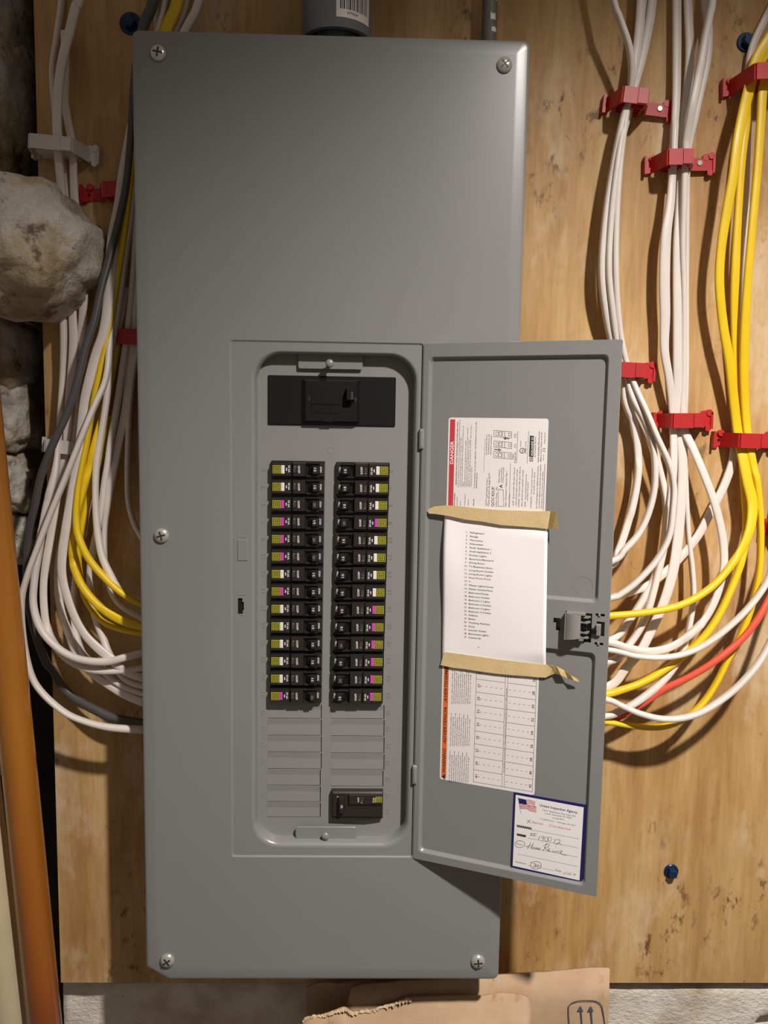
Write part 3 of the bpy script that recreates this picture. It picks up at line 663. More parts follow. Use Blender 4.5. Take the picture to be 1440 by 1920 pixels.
for k, yl in enumerate(ys):
    y = row2(yl); stroke(mb, [(tx0, y), (tx1, y)], pw, Z2, INKS); stroke(mb, [(tx2, y), (tx3, y)], pw, Z2, INKS)
    ym = row2(yl+58)
    for j in range(5):
        a = tx0+(tx1-tx0)*(.16+.17*j); stroke(mb, [(a, ym), (a+(tx1-tx0)*.06, ym)], pw, Z2, INKS)
        a = tx2+(tx3-tx2)*(.06+.17*j); stroke(mb, [(a, ym), (a+(tx3-tx2)*.06, ym)], pw, Z2, INKS)
    text(mb, str(25+2*k), (tx0+.0045, ym-.0018), (tx0+.0045, ym+.0022), Z2, .0029, INKS, .01); text(mb, str(26+2*k), (tx3-.0012, ym-.0026), (tx3-.0012, ym+.0016), Z2, .0029, INKS, .01)
text(mb, "Use only Square D circuit breakers / Utilice solamente interruptores automaticos Square D / Utiliser seulement", (tx2-.0006, row2(1060)), (tx2-.0006, row2(300)), Z2, .0013, INKS)
mb.build('lettering').parent = lab

# circuit list paper
pap = thing('paper_sheet', 'white paper circuit list taped over the middle of the door label', 'paper', FD)
NP = -.0026
pTL, pTR, pBR, pBL = D(833.5, 962, NP), D(1028, 981, NP), D(1024, 1252, NP), D(828.5, 1244, NP)
def pz(s, t):
    b_ = .0042*math.exp(-(s/.16)**2)*math.sin(math.pi*min(1, max(0, t)))*(.7+.5*math.sin(5*t+1)) + .0022*math.sin(math.pi*t)*math.sin(math.pi*s)
    return NP+b_+.0036*s**3*min(1, 3.5*math.sin(math.pi*min(1, max(0, t))))
def papxy(s, t):
    a = Vector(pTL)*(1-s)+Vector(pTR)*s; b_ = Vector(pBL)*(1-s)+Vector(pBR)*s; return a*(1-t)+b_*t
mb = MB(); n1_, n2_ = 30, 40; vs = []
for j in range(n2_+1):
    for i in range(n1_+1):
        s, t = i/n1_, j/n2_; q = papxy(s, t); vs.append((q.x, q.y, pz(s, t)))
fs = [(j*(n1_+1)+i, (j+1)*(n1_+1)+i, (j+1)*(n1_+1)+i+1, j*(n1_+1)+i+1) for j in range(n2_) for i in range(n1_)]
mb.add(vs, fs, PAPER); sh = mb.build('sheet', smooth=180); sh.parent = pap
sm = sh.modifiers.new('thickness', 'SOLIDIFY'); sm.thickness = .0002; sm.offset = -1
LST = ["Refrigerator", "Range", "Microwave", "Dishwasher", "Small Appliance 1", "Small Appliance 2", "Kitchen Lights", "Backroom/Backyard", "Dining Room", "TV/Basement Entry", "Living Room Outlets", "Living Room Lights", "Foyer/Front Porch", "X",
       "Master Lights/Closet", "Master Outlets/Deck", "Bathroom/Closet", "Bathroom Outlets", "Bedroom 2 Lights", "Bedroom 2 Outlets", "Bedroom 3 Lights", "Bedroom 3 Outlets", "Hallway", "Boiler", "Washing Machine", "Dryer", "Laundry Outlet", "Basement Lights", "Central Air"]
LW = [130, 72, 115, 125, 195, 195, 153, 218, 140, 214, 220, 208, 196, 14, 222, 218, 180, 188, 190, 203, 190, 203, 84, 62, 192, 60, 160, 182, 114]
mb = MB()
X0s = [485, 485, 483, 482, 481, 481, 480, 479, 477]+[476]*20
def ptxt(s, X, Y, wX):
        # lift each line onto the curved sheet
    a = D(780+X/4.8, 960+Y/4.8, NP+.0022); b_ = D(780+(X+wX)/4.8, 960+(Y+wX*.085)/4.8, NP+.0022)
    k0 = len(mb.v); text(mb, s, a, b_, 0, 15.5*pxm(-.03)/4.8, INK, 0)
    for k in range(k0, len(mb.v)):
        x, y, _ = mb.v[k]
        t = (pTL[1]-y)/(pTL[1]-pBL[1]); xs0 = pTL[0]*(1-t)+pBL[0]*t; xs1 = pTR[0]*(1-t)+pBR[0]*t; s_ = (x-xs0)/(xs1-xs0)
        mb.v[k] = (x, y, pz(s_, t)+.00018)
for k, s in enumerate(LST):
    Y = 192+k*33.75; X = X0s[k]-(k > 14)*(k-14)*.35
    ptxt(s, X, Y, LW[k]); ptxt(f'{k+1}.', X-38-(2 if k > 8 else -2), Y-4, 24 if k > 8 else 14)
ptxt('<', 555, 1225, 14)
mb.build('lettering').parent = pap
# tapes
def strip(pts_top, pts_bot, zf, name, label, mat_=TAPE):
    mb = MB(); n = len(pts_top); vs = []
    for k in range(n):
        for p in (pts_top[k], pts_bot[k]):
            z = p[2] if len(p) > 2 else zf; q = D(p[0], p[1], z); vs.append((q[0], q[1], z))
    mb.add(vs, [(2*i, 2*i+1, 2*i+3, 2*i+2) for i in range(n-1)], mat_)
    o = mb.build(name, None, FD); s = o.modifiers.new('thickness', 'SOLIDIFY'); s.thickness = .0002
    return tag(o, label, 'tape')
top = [(802, 955, .0012), (815, 949.5, .0010), (840, 947.5), (870, 950), (905, 954), (940, 956.5), (975, 957.5), (1005, 958.5), (1032, 958.5, .0014)]
bot = [(804, 963, .0012), (815, 963.5, .0010), (845, 968), (872, 974), (905, 978), (940, 984.5), (975, 987), (1005, 989.5), (1027, 992, .0014)]
t1 = strip(top, bot, .0010, 'tape_strip', 'upper strip of tan masking tape across the top of the circuit list')
mb = MB(); q = [D(*p) + (p[2],) for p in ((1032.6, 958.5, .0014), (1027.5, 992, .0014), (1036, 990, .005), (1048, 994, .008), (1044, 960, .0062))]
mb.add(q, [(0, 1, 2, 4), (2, 3, 4)], TAPEB); f_ = mb.build('folded_end'); f_.parent = t1
top = [(824, 1243, .004), (836, 1243.5), (860, 1228+.5), (885, 1228+5), (905, 1233.5), (930, 1238.5), (960, 1241.5), (990, 1245), (1010, 1246), (1030, 1247, .0048)]
top[1] = (835, 1222+1); top[0] = (835, 1223)
bot = [(826, 1247, -.001), (850, 1252), (875, 1255), (900, 1259), (930, 1263), (960, 1266), (990, 1268), (1010, 1270), (1024, 1270.5), (1032, 1264, -.0008)]
top = [(833, 1222.5), (850, 1224.5), (875, 1228), (900, 1231.5), (930, 1236), (960, 1239.5), (990, 1243), (1010, 1245), (1026, 1246.5), (1037, 1247.5, -.0006)]
t2 = strip(top, bot, -.0012, 'tape_strip', 'lower masking tape strip with a twisted tail below the circuit list')
mb = MB(); vs = []; tp = [(1026, 1246), (1044, 1249.5), (1058, 1257), (1070, 1266), (1082, 1273), (1088, 1275)]; bt = [(1024, 1270), (1040, 1263), (1052, 1266), (1064, 1272), (1076, 1276), (1087, 1279)]
zz = [(-.0012, -.0012), (.0010, -.0008), (.0010, .0035), (.0035, .0010), (.0025, .0040), (.003, .0025)]
for k in range(6):
    for p, z in ((tp[k], zz[k][0]), (bt[k], zz[k][1])): q = D(p[0], p[1], z); vs.append((*q, z))
    if k < 5:
        p = ((tp[k][0]+bt[k][0])/2, (tp[k][1]+bt[k][1])/2)
mb.add(vs, [(2*i, 2*i+1, 2*i+3, 2*i+2) for i in range(5)], TAPEB); f_ = mb.build('twisted_tail'); f_.parent = t2
f_.modifiers.new('t', 'SOLIDIFY').thickness = .0004

# inspection sticker
stk = thing('inspection_sticker', 'white inspection approval sticker with navy border and flag at lower door corner', 'sticker', FD)
ZS = ZR+.0009
def S(X, Y, n=ZS): return D(920+X/6.545, 1460+Y/6.545, n)
qo = [S(287, 168), S(245, 1085), S(1125, 1283), S(1175, 325)]; mb = MB()
mb.rings([[(*p, ZR) for p in qo], [(*p, ZS) for p in qo]], INKN, True, True)
mb.build('border').parent = stk
qi = [S(308, 197, ZS+.00008), S(270, 1068, ZS+.00008), S(1090, 1250, ZS+.00008), S(1142, 352, ZS+.00008)]
mb = MB(); mb.quad([(*p, ZS+.00008) for p in qi], mat('sticker_white', (240, 236, 236), .35)); mb.build('face').parent = stk
Z3 = ZS+.00016; mb = MB(); k6 = pxm(-.03)/6.545
def st_(s, X0, Y0, X1, Y1, h, m=INKS, bold=0.0, shear=0.0): text(mb, s, S(X0, Y0, Z3), S(X1, Y1, Z3), Z3, h*k6, m, bold, shear)
def sl(pts, wd, m=INK, sm=False):
    if sm: pts = spline(pts, 4)
    stroke(mb, [S(a, b_, Z3) for a, b_ in pts], wd*k6, Z3, m)
st_('United Inspection Agency', 600, 338, 1066, 430, 34, INKN, .012)
st_('778 N. Bethlehem Pike, Suite 300', 632, 392, 1040, 470, 19); st_('Lower Gwynedd, PA 19002', 668, 432, 995, 492, 19); st_('215-542-9977', 755, 488, 900, 514, 20); st_('3 Crestfield Road  /  Wilmington, DE 19810', 603, 497, 1042, 585, 18)
st_('Approved', 505, 540, 640, 568, 26, INKR); st_('Dis-Approved', 765, 592, 978, 632, 26, INKR); sl([(722, 560), (745, 564), (743, 588), (720, 584), (722, 560)], 3, INKR)
sl([(450, 505), (490, 545)], 5); sl([(490, 505), (445, 545)], 5)
for a in (((500, 628), (1085, 740)), ((455, 728), (1080, 852)), ((420, 832), (1070, 965)), ((335, 925), (1065, 1078)), ((455, 1062), (775, 1130))): sl(a, 3, INKS)
# struck-out words
for X0, Y0, wd in ((322, 575, 180), (322, 682, 110)):
    st_('assessment' if wd > 150 else 'rough', X0, Y0+12, X0+wd, Y0+12+wd*.2, 20)
    for o_ in (0, 10, 18): sl([(X0+i*wd/14, Y0+i*wd*.2/14+(o_ if i % 2 else o_-14)) for i in range(15)], 5)
# handwriting
sl([(505, 662), (497, 700)], 5); sl([(540, 668), (532, 708)], 5); sl([(482, 680), (565, 676)], 4); sl([(485, 695), (560, 700)], 4)
sl([(605, 700), (585, 752)], 5)
sl([(655, 712), (635, 705), (625, 725), (640, 735), (655, 715), (650, 745), (632, 768)], 4, sm=True)
for cx in (685, 725): sl([(cx+24*math.cos(t*.7), 742+26*math.sin(t*.7)) for t in range(10)], 4)
sl([(790, 738), (778, 795)], 5); sl([(808, 752), (840, 748), (852, 768), (825, 795), (800, 806), (835, 790), (868, 812)], 5, sm=True)
sl([(492, 785), (450, 862)], 5); sl([(525, 790), (492, 855)], 5); sl([(440, 828), (520, 820)], 4)
sl([(520, 835), (505, 855), (520, 865), (532, 845), (520, 835)], 4, sm=True); sl([(545, 838), (540, 865), (555, 865), (565, 842), (562, 868)], 4, sm=True)
sl([(585, 848), (570, 858), (585, 866), (570, 876)], 4, sm=True); sl([(592, 865), (608, 855), (595, 850), (590, 870), (618, 872)], 4, sm=True)
sl([(688, 800), (642, 888)], 5); sl([(650, 830), (690, 798), (718, 815), (700, 840), (665, 850), (700, 880), (722, 885)], 5, sm=True); sl([(705, 875), (725, 865), (712, 860), (708, 885), (732, 890)], 4, sm=True)
sl([(755, 878), (760, 902), (775, 885), (785, 905), (800, 885)], 4, sm=True); sl([(808, 885), (805, 908)], 4); sl([(820, 912), (825, 890), (845, 892), (850, 915), (868, 905), (880, 885), (862, 885), (860, 920), (890, 935), (940, 938)], 4, sm=True); sl([(798, 825), (800, 842)], 4)
sl([(357+62*math.cos(t*.45), 803+42*math.sin(t*.45)) for t in range(15)], 5); st_('Final', 315, 805, 385, 818, 20)
st_('Inspector', 303, 1025, 440, 1055, 24); st_('Date', 795, 1132, 865, 1148, 28)
sl([(555+68*math.cos(t*.45), 1063+48*math.sin(t*.45)) for t in range(15)], 5); sl([(485, 1028), (515, 1025)], 4); sl([(520, 1040), (545, 1045), (540, 1075), (520, 1098)], 5, sm=True); sl([(560, 1045), (552, 1085)], 5); sl([(585, 1050), (575, 1088)], 5); sl([(550, 1070), (620, 1068)], 4)
x_ = 878
for s in ('1', '2', '/', '2', '3', '/', '1', '9'):
    wv = 12 if s in '1/' else 20
    st_(s, x_, 1168+(x_-878)*.16, x_+wv*(.6 if s == '1' else 1), 1168+(x_-878+wv)*.16, 46 if s == '/' else 30, INK, 0, .3); x_ += wv+5
mb.build('lettering').parent = stk
mb = MB()                                               # flag
mb.quad([(*S(*p, Z3), Z3) for p in ((340, 238), (352, 308), (445, 318), (435, 258))], INKN)
for k in range(7):
    y0 = 262+k*19 if k < 4 else 262+k*19
    if k < 3: pts = [(440, y0), (480, y0+2), (520, y0+18), (545, y0+22)]
    else: pts = [(355+(k-3)*3, 322+(k-3)*14), (400, 322+(k-3)*15), (445, 318+(k-3)*17), (490, 345+(k-3)*17), (560, 352+(k-3)*19)]
    stroke(mb, [S(a, b_, Z3) for a, b_ in spline(pts, 4)], 8*k6, Z3, INKR)
stroke(mb, [S(450, 312+8, Z3), S(550, 345, Z3)], 8*k6, Z3, INKR)
stroke(mb, [S(335, 232, Z3), S(372, 428, Z3)], 4*k6, Z3, INKS)
mb.build('flag').parent = stk

# ------------------------------------------------------------------ cables
def cable(name, label, m, w, pts, group, thick=None, sides=12, per=5):
    pp = []
    if pts[0][1] <= -10:                                # runs on up the wall beyond the frame
        a, b_ = pts[0], pts[1]; sl_ = .6*(a[0]-b_[0])/(a[1]-b_[1])
        pts = [(a[0]-260*sl_, a[1]-260, *a[2:])]+list(pts)
    for p in pts:
        Y = YW-p[2]/1000.0; q = P(p[0], p[1], Y); ww = (p[3] if len(p) > 3 else w)
        pp.append((q.x, q.y, q.z, ww*pxm(Y)))
    sp_ = spline(pp, per); rs = []; n = len(sp_)
    for i in range(n):
        p = Vector(sp_[i][:3]); t = Vector(sp_[min(i+1, n-1)][:3])-Vector(sp_[max(i-1, 0)][:3]); t.normalize()
        s = t.cross(Vector((0, -1, 0))).normalized(); nn = s.cross(t).normalized()
        a = sp_[i][3]/2; b_ = thick/2 if thick else (.0027 if a > .0042 else .0048)
        if m in (RCAB, GCAB): b_ = a
        ring = []
        for k in range(sides):
            an = 2*math.pi*k/sides; c, d = math.cos(an), math.sin(an); e = .62
            ring.append(tuple(p+s*(a*math.copysign(abs(c)**e, c))+nn*(b_*math.copysign(abs(d)**e, d))))
        rs.append(ring)
    mb = MB(); mb.rings(rs, m); o = mb.build(name, smooth=60)
    return tag(o, label, 'cable', group)
GR = 'cables fanning down to the right side of the panel'; GL = 'cables fanning down to the left side of the panel'
def W_(lab, w, pts, g=GR, m=WCAB, name='white_cable'): return cable(name, lab, m, w, pts, g)
E1 = lambda y: [(1050, y, 52), (960, y, 48)]
W_('thin white cable splitting off at the top left of the leftmost right-hand bundle', 10.5, [(1147, -15, 45), (1162, 35, 45), (1180, 90, 42), (1184, 140, 34), (1178, 190, 26), (1174, 215, 26), (1163, 300, 30), (1156, 400, 30), (1154, 500, 30), (1158, 580, 26), (1166, 645, 22), (1182, 705, 22), (1214, 777, 36), (1232, 820, 42), (1254, 869, 45), (1263, 912, 46), (1261, 957, 48), (1254, 1006, 50), (1232, 1049, 52), (1196, 1089, 54), (1165, 1113, 54), (1145, 1121, 54), *E1(1140)])
W_('white cable second from left in the leftmost bundle, looping in by the door handle', 11, [(1203, -12, 20, 17), (1198, 60, 22, 17), (1190, 120, 24, 15), (1181, 170, 24), (1173, 210, 24), (1158, 300, 32), (1146, 400, 32), (1141, 500, 32), (1147, 575, 28), (1157, 645, 20), (1174, 705, 18), (1186, 747, 24), (1208, 789, 30), (1223, 832, 34), (1228, 875, 36), (1226, 921, 38), (1214, 967, 40), (1196, 1003, 42), (1171, 1031, 44), (1148, 1052, 45), *E1(1080)])
W_('outermost left white cable hugging the door edge beneath the third red clip', 12, [(1224, -12, 12, 17), (1214, 60, 14, 17), (1200, 125, 16, 15), (1186, 175, 20), (1170, 215, 26), (1152, 300, 28), (1136, 400, 28), (1128, 500, 28), (1134, 575, 24), (1148, 645, 16), (1168, 705, 14), (1172, 753, 16), (1189, 796, 18, 14), (1196, 844, 20, 14), (1196, 890, 22, 13), (1189, 936, 26, 13), (1177, 982, 30, 14), (1159, 1034, 34, 14), (1143, 1062, 38), *E1(1090)])
W_('white cable running low behind its neighbours from the leftmost bundle', 13, [(1213, -12, 8, 16), (1205, 70, 9, 16), (1194, 140, 10, 14), (1184, 190, 12), (1166, 260, 16), (1150, 350, 18), (1143, 450, 18), (1144, 540, 18), (1154, 620, 12), (1172, 700, 8), (1178, 732, 9, 16), (1196, 771, 10, 17), (1220, 826, 12, 14), (1238, 887, 14, 12), (1247, 930, 18, 12), (1249, 975, 20, 12), (1243, 1030, 24), (1228, 1080, 28), (1205, 1125, 32), (1178, 1165, 36), (1145, 1200, 40), *E1(1225)])
W_('leftmost white cable of the middle right bundle', 15, [(1269, -12, 12, 16), (1269, 90, 12, 16), (1268, 180, 14, 15), (1264, 250, 18, 13), (1262, 300, 20, 13), (1257, 380, 24, 16), (1249, 440, 26, 19), (1246, 520, 26, 20), (1247, 590, 24, 19), (1246, 655, 22, 16), (1254, 707, 20, 15), (1260, 755, 16), (1262, 800, 16, 14), (1263, 875, 22, 14), (1258, 936, 26, 14), (1251, 982, 28, 13), (1244, 1028, 30, 13), (1232, 1080, 34, 13), (1213, 1150, 40, 13), (1193, 1190, 42, 12), (1167, 1222, 44, 12), (1143, 1240, 45, 12), *E1(1250)])
W_('broad flat white cable down the centre of the middle right bundle', 18, [(1289, -12, 8, 16), (1293, 90, 9, 16), (1290, 160, 10, 17), (1281, 230, 12, 17), (1279, 300, 14, 17), (1275, 380, 16, 17), (1271, 450, 18, 18), (1270, 520, 18, 18), (1270, 600, 18, 17), (1270, 692, 16, 17), (1273, 775, 12, 18), (1277, 830, 14, 18), (1280, 880, 16, 19), (1277, 940, 18, 19), (1271, 1010, 22, 20), (1262, 1070, 26, 20), (1245, 1128, 30, 19), (1222, 1180, 34, 18), (1200, 1222, 38, 18), (1173, 1253, 40, 18), (1140, 1288, 42, 18), *E1(1305)])
W_('white cable crossing to the front at the top of the middle right bundle', 13, [(1337, -15, 30, 13), (1330, 30, 32, 13), (1320, 80, 34, 13), (1308, 150, 36, 14), (1298, 200, 36, 14), (1289, 250, 28, 14), (1284, 300, 22, 13), (1281, 380, 22, 11), (1279, 460, 20, 10), (1281, 560, 18, 9), (1281, 690, 14, 11), (1279, 770, 12, 13), (1284, 808, 16, 15), (1299, 840, 22, 15), (1318, 885, 28, 15), (1336, 932, 32, 15), (1350, 982, 34, 15), (1357, 1028, 36, 15), (1356, 1070, 38, 14), (1343, 1120, 42, 14), (1320, 1163, 46, 14), (1287, 1195, 48, 14), (1253, 1215, 50, 15), (1215, 1221, 52, 14), (1177, 1214, 52, 13), (1142, 1204, 52, 13), *E1(1190)])
W_('slim white cable hanging straight from the rear of the middle right bundle', 9, [(1320, -15, 10, 13), (1328, 50, 12, 13), (1326, 110, 12, 13), (1314, 170, 14, 12), (1302, 225, 14, 12), (1290, 290, 10), (1287, 400, 9), (1286, 550, 8), (1286, 700, 8), (1283, 790, 8), (1284, 869, 10), (1287, 951, 14), (1291, 1012, 18), (1297, 1062, 22), (1300, 1120, 28), (1292, 1175, 34, 10), (1280, 1222, 38, 10), (1260, 1257, 42, 11), (1231, 1288, 45, 13), (1193, 1317, 48, 13), (1162, 1333, 48, 12), (1138, 1342, 48, 12), *E1(1350)])
W_('white cable leaving the right clip and slanting down left behind the others', 14, [(1478, -60, 12, 13), (1452, 0, 12, 13), (1430, 45, 10, 14), (1412, 85, 9, 14), (1404, 130, 8), (1403, 200, 8, 12), (1399, 330, 8, 10), (1398, 430, 8, 11), (1394, 520, 8, 10), (1390, 640, 8, 10), (1382, 760, 8, 12), (1377, 830, 9, 14), (1373, 866, 11, 15), (1357, 912, 14, 16), (1336, 953, 16, 16), (1309, 1004, 18, 16), (1277, 1044, 20, 16), (1244, 1076, 24, 16), (1214, 1098, 28, 15), (1183, 1110, 32, 15), (1143, 1122, 36, 14), *E1(1150)])
W_('white cable curving in from the right edge above the red cable', 10, [(1520, -15, 20), (1515, 500, 20), (1485, 850, 30), (1463, 1000, 40), (1452, 1050, 45), (1436, 1094, 50), (1403, 1140, 54), (1360, 1181, 56), (1320, 1210, 56), (1280, 1227, 56), (1240, 1233, 56), (1193, 1230, 56), (1140, 1218, 54), *E1(1215)])
W_('lowest white cable sweeping in from the right edge under the red one', 11, [(1560, -15, 20), (1555, 600, 24), (1520, 930, 40), (1477, 1110, 60), (1459, 1170, 64), (1441, 1210, 66), (1417, 1250, 68), (1377, 1293, 68), (1327, 1329, 68), (1287, 1345, 66), (1243, 1348, 64), (1200, 1338, 62), (1167, 1324, 58), (1135, 1311, 55), *E1(1300)])
Yn = 'yellow_cable'
W_('front yellow cable bending into the panel just above the latch', 12, [(1530, -60, 20, 20), (1465, 38, 34, 20), (1440, 75, 36, 20), (1418, 115, 34, 22), (1405, 165, 32, 21), (1394, 210, 36, 20), (1383, 265, 40, 19), (1374, 333, 40, 18), (1362, 400, 38, 18), (1352, 467, 36, 17), (1349, 533, 34, 17), (1356, 610, 30, 17), (1368, 680, 26, 18), (1376, 753, 20, 18), (1383, 810, 18, 18), (1393, 860, 24, 20), (1402, 905, 28, 20), (1411, 951, 32, 20), (1402, 1005, 40, 17), (1372, 1058, 46, 13), (1330, 1104, 52, 12), (1275, 1135, 56, 12), (1214, 1148, 58, 12), (1140, 1155, 58, 13), *E1(1160)], GR, YCAB, Yn)
W_('middle yellow cable of the right bundle, entering below the two white loops', 12, [(1540, -40, 14, 16), (1465, 66, 16, 16), (1432, 110, 18, 16), (1410, 160, 20, 15), (1401, 220, 20, 15), (1391, 300, 22, 14), (1384, 400, 22, 14), (1379, 500, 22, 16), (1377, 580, 20, 15), (1380, 680, 16, 15), (1384, 780, 12, 15), (1391, 860, 14, 15), (1397, 936, 18, 14), (1399, 985, 22, 14), (1392, 1043, 28, 13), (1378, 1086, 32, 12), (1353, 1143, 38, 12), (1327, 1185, 42, 12), (1293, 1220, 44, 12), (1253, 1251, 46, 12), (1207, 1278, 48, 12), (1167, 1293, 50, 12), (1136, 1301, 50, 12), *E1(1310)], GR, YCAB, Yn)
W_('rightmost yellow cable, looping lowest beneath the white and red cables', 11, [(1560, -30, 20, 17), (1472, 78, 30, 17), (1446, 120, 32, 17), (1431, 165, 34, 17), (1427, 220, 34, 16), (1420, 320, 34, 15), (1411, 420, 34, 15), (1403, 510, 32, 15), (1397, 610, 28, 17), (1395, 700, 22, 17), (1399, 790, 18, 15), (1408, 850, 24, 15), (1419, 905, 28, 13), (1425, 967, 30, 12), (1426, 1028, 32, 11), (1422, 1080, 34, 11), (1408, 1140, 36, 11), (1387, 1195, 38, 11), (1364, 1238, 40, 10), (1343, 1280, 42, 10), (1320, 1315, 44, 10), (1293, 1341, 46, 10), (1260, 1358, 46, 10), (1227, 1364, 46, 10), (1187, 1361, 46, 10), (1135, 1353, 46, 10), *E1(1345)], GR, YCAB, Yn)
W_('coral red cable sweeping down from the right edge to the panel', 12, [(1540, -15, 14), (1535, 550, 14), (1505, 900, 24), (1477, 1040, 34), (1458, 1090, 40), (1442, 1122, 45), (1420, 1162, 50), (1390, 1199, 52), (1343, 1238, 54), (1293, 1269, 52), (1243, 1293, 48), (1207, 1318, 44), (1167, 1341, 40), (1134, 1352, 38), *E1(1360)], GR, RCAB, 'red_cable')
# left side
EL = lambda y: [(300, y, 46)]
def WL(lab, w, pts, m=WCAB, name='white_cable'): return cable(name, lab, m, w, pts, GL)
WL('frontmost white cable at the upper left, held by the white clip above the stone', 17, [(152, -15, 34), (143, 10, 34), (132, 55, 34), (120, 100, 34), (111, 155, 34), (107, 220, 34, 17), (109, 270, 32, 17), (111, 310, 26, 15), (116, 360, 22, 15), (122, 420, 20, 15), (124, 500, 20, 14), (119, 570, 20, 12), (120, 630, 20, 12), (119, 690, 18, 11), (114, 770, 20, 10), (109, 840, 26, 8), (103, 887, 34, 12), (90, 937, 40, 14), (80, 987, 44, 14), (72, 1037, 46, 13), (64, 1092, 46, 12), (63, 1137, 46, 12), (77, 1180, 48, 12), (107, 1214, 50, 12), (140, 1233, 52, 12), (173, 1240, 54, 13), (205, 1240, 54, 14), (233, 1233, 54, 14), (270, 1224, 50, 14), *EL(1220)])
WL('second white cable beside the clip above the stone, showing right of the stone', 14, [(122, 60, 14, 13), (123, 130, 14, 14), (122, 190, 16, 14), (130, 240, 18, 14), (137, 280, 20, 14), (138, 330, 18, 14), (141, 385, 18, 15), (148, 435, 20, 15), (154, 490, 20, 15), (157, 545, 20, 15), (155, 600, 20, 15), (152, 650, 18, 14), (148, 700, 14, 12), (143, 780, 12, 12), (136, 880, 12, 12), (124, 980, 14, 12), (111, 1050, 18, 13), (109, 1094, 22, 13), (112, 1130, 24, 14), (119, 1160, 26, 14), (130, 1190, 28, 13), (146, 1232, 28, 13), (172, 1262, 30, 14), (205, 1285, 34, 16), (235, 1303, 38, 16), (272, 1318, 42, 16), *EL(1325)])
WL('white cable between its two neighbours below the stone, under the lower white clip', 15, [(117, -15, 6, 9), (106, 73, 6, 9), (98, 140, 6, 9), (108, 240, 8, 11), (120, 320, 10, 12), (130, 420, 14, 14), (135, 520, 18, 15), (136, 583, 20, 15), (138, 640, 22, 16), (135, 700, 22, 17), (129, 766, 20, 17), (126, 819, 16, 15), (122, 853, 16, 14), (112, 905, 20, 14), (103, 960, 26, 14), (95, 1005, 30, 15), (87, 1050, 34, 15), (82, 1090, 36, 14), (82, 1130, 38, 14), (87, 1172, 40, 14), (100, 1205, 42, 13), (130, 1238, 44, 12), (172, 1256, 46, 11), (220, 1258, 48, 11), (270, 1252, 48, 11), *EL(1250)])
WL('broad white cable sweeping from behind the panel down the middle of the left loops', 17, [(378, -15, 30, 15), (352, 48, 32, 15), (300, 140, 32, 15), (265, 190, 30, 15), (249, 230, 28, 16), (238, 280, 26, 15), (228, 335, 24, 15), (222, 385, 26, 16), (213, 440, 30, 20), (208, 500, 34, 22), (204, 560, 38, 20), (195, 620, 42, 18), (180, 665, 44, 18), (168, 710, 46, 18), (158, 755, 46, 17), (151, 820, 46, 17), (143, 880, 46, 17), (133, 937, 48, 17), (124, 987, 50, 17), (117, 1037, 50, 17), (116, 1072, 50, 16), (122, 1105, 50, 15), (137, 1150, 50, 15), (157, 1187, 50, 15), (182, 1214, 50, 17), (206, 1233, 50, 17), (228, 1253, 50, 17), (247, 1264, 50, 16), (270, 1271, 50, 16), *EL(1275)])
WL('long thin white cable crossing in front of the loops and entering lowest on the left', 10, [(232, 480, 20), (222, 560, 24), (210, 620, 34), (205, 655, 42), (202, 690, 50), (195, 722, 54), (180, 755, 60), (160, 803, 66), (140, 853, 68), (117, 910, 68), (93, 968, 68), (70, 1028, 68), (50, 1083, 68), (40, 1130, 66), (44, 1200, 62), (58, 1264, 60), (80, 1300, 60), (120, 1335, 60), (157, 1352, 60), (200, 1363, 60, 12), (241, 1367, 60, 13), (270, 1368, 58, 13), *EL(1368)])
WL('white cable right of the left yellow ones, ending highest at the panel edge', 10.5, [(312, -15, 20, 9), (298, 50, 22, 9), (270, 140, 22), (256, 280, 22), (248, 390, 22), (238, 460, 24), (230, 520, 26), (219, 600, 28), (209, 660, 32, 9), (205, 700, 34, 9), (201, 740, 36, 11), (194, 790, 36, 11), (187, 830, 36, 12), (181, 869, 38, 12), (179, 915, 40, 10), (180, 961, 42, 11), (184, 1005, 44, 12), (192, 1045, 46, 12), (207, 1078, 48, 12), (220, 1100, 48, 11), (240, 1117, 48, 11), (270, 1130, 48, 11), *EL(1138)])
WL('white cable weaving behind the yellow loops to a point under the middle bend', 11, [(352, -15, 14, 14), (330, 50, 16, 14), (290, 140, 18), (262, 280, 18), (256, 420, 18), (250, 520, 18), (240, 620, 18, 12), (229, 700, 20, 12), (218, 770, 22, 12), (208, 825, 26, 11), (202, 869, 28, 11), (195, 915, 28, 12), (189, 965, 28, 11), (178, 1012, 28, 11), (170, 1060, 28, 12), (169, 1100, 26, 11), (174, 1140, 26, 10), (183, 1170, 28, 11), (194, 1198, 30, 12), (204, 1225, 34, 12), (225, 1262, 38, 12), (245, 1278, 40, 12), (272, 1286, 42, 12), *EL(1290)])
WL('shaded white cable passing under the lower red clip at the panel edge', 15, [(296, -15, 10, 9), (286, 250, 12, 10), (274, 440, 14, 11), (258, 540, 16, 12), (250, 620, 16, 14), (244, 690, 16, 15), (236, 766, 18, 16), (224, 823, 20, 15), (213, 881, 24, 14), (203, 940, 24, 12), (196, 1000, 20, 9), (200, 1080, 22, 9), (222, 1130, 26, 10), (270, 1160, 32, 11), *EL(1168)])
WL('slender shaded white cable running close along the panel edge', 9, [(293, 100, 10), (284, 400, 12), (262, 620, 14), (250, 700, 16), (243, 766, 18), (240, 835, 20), (239, 900, 20), (241, 940, 22), (248, 970, 26), (257, 992, 30), (272, 1015, 36), *EL(1040)])
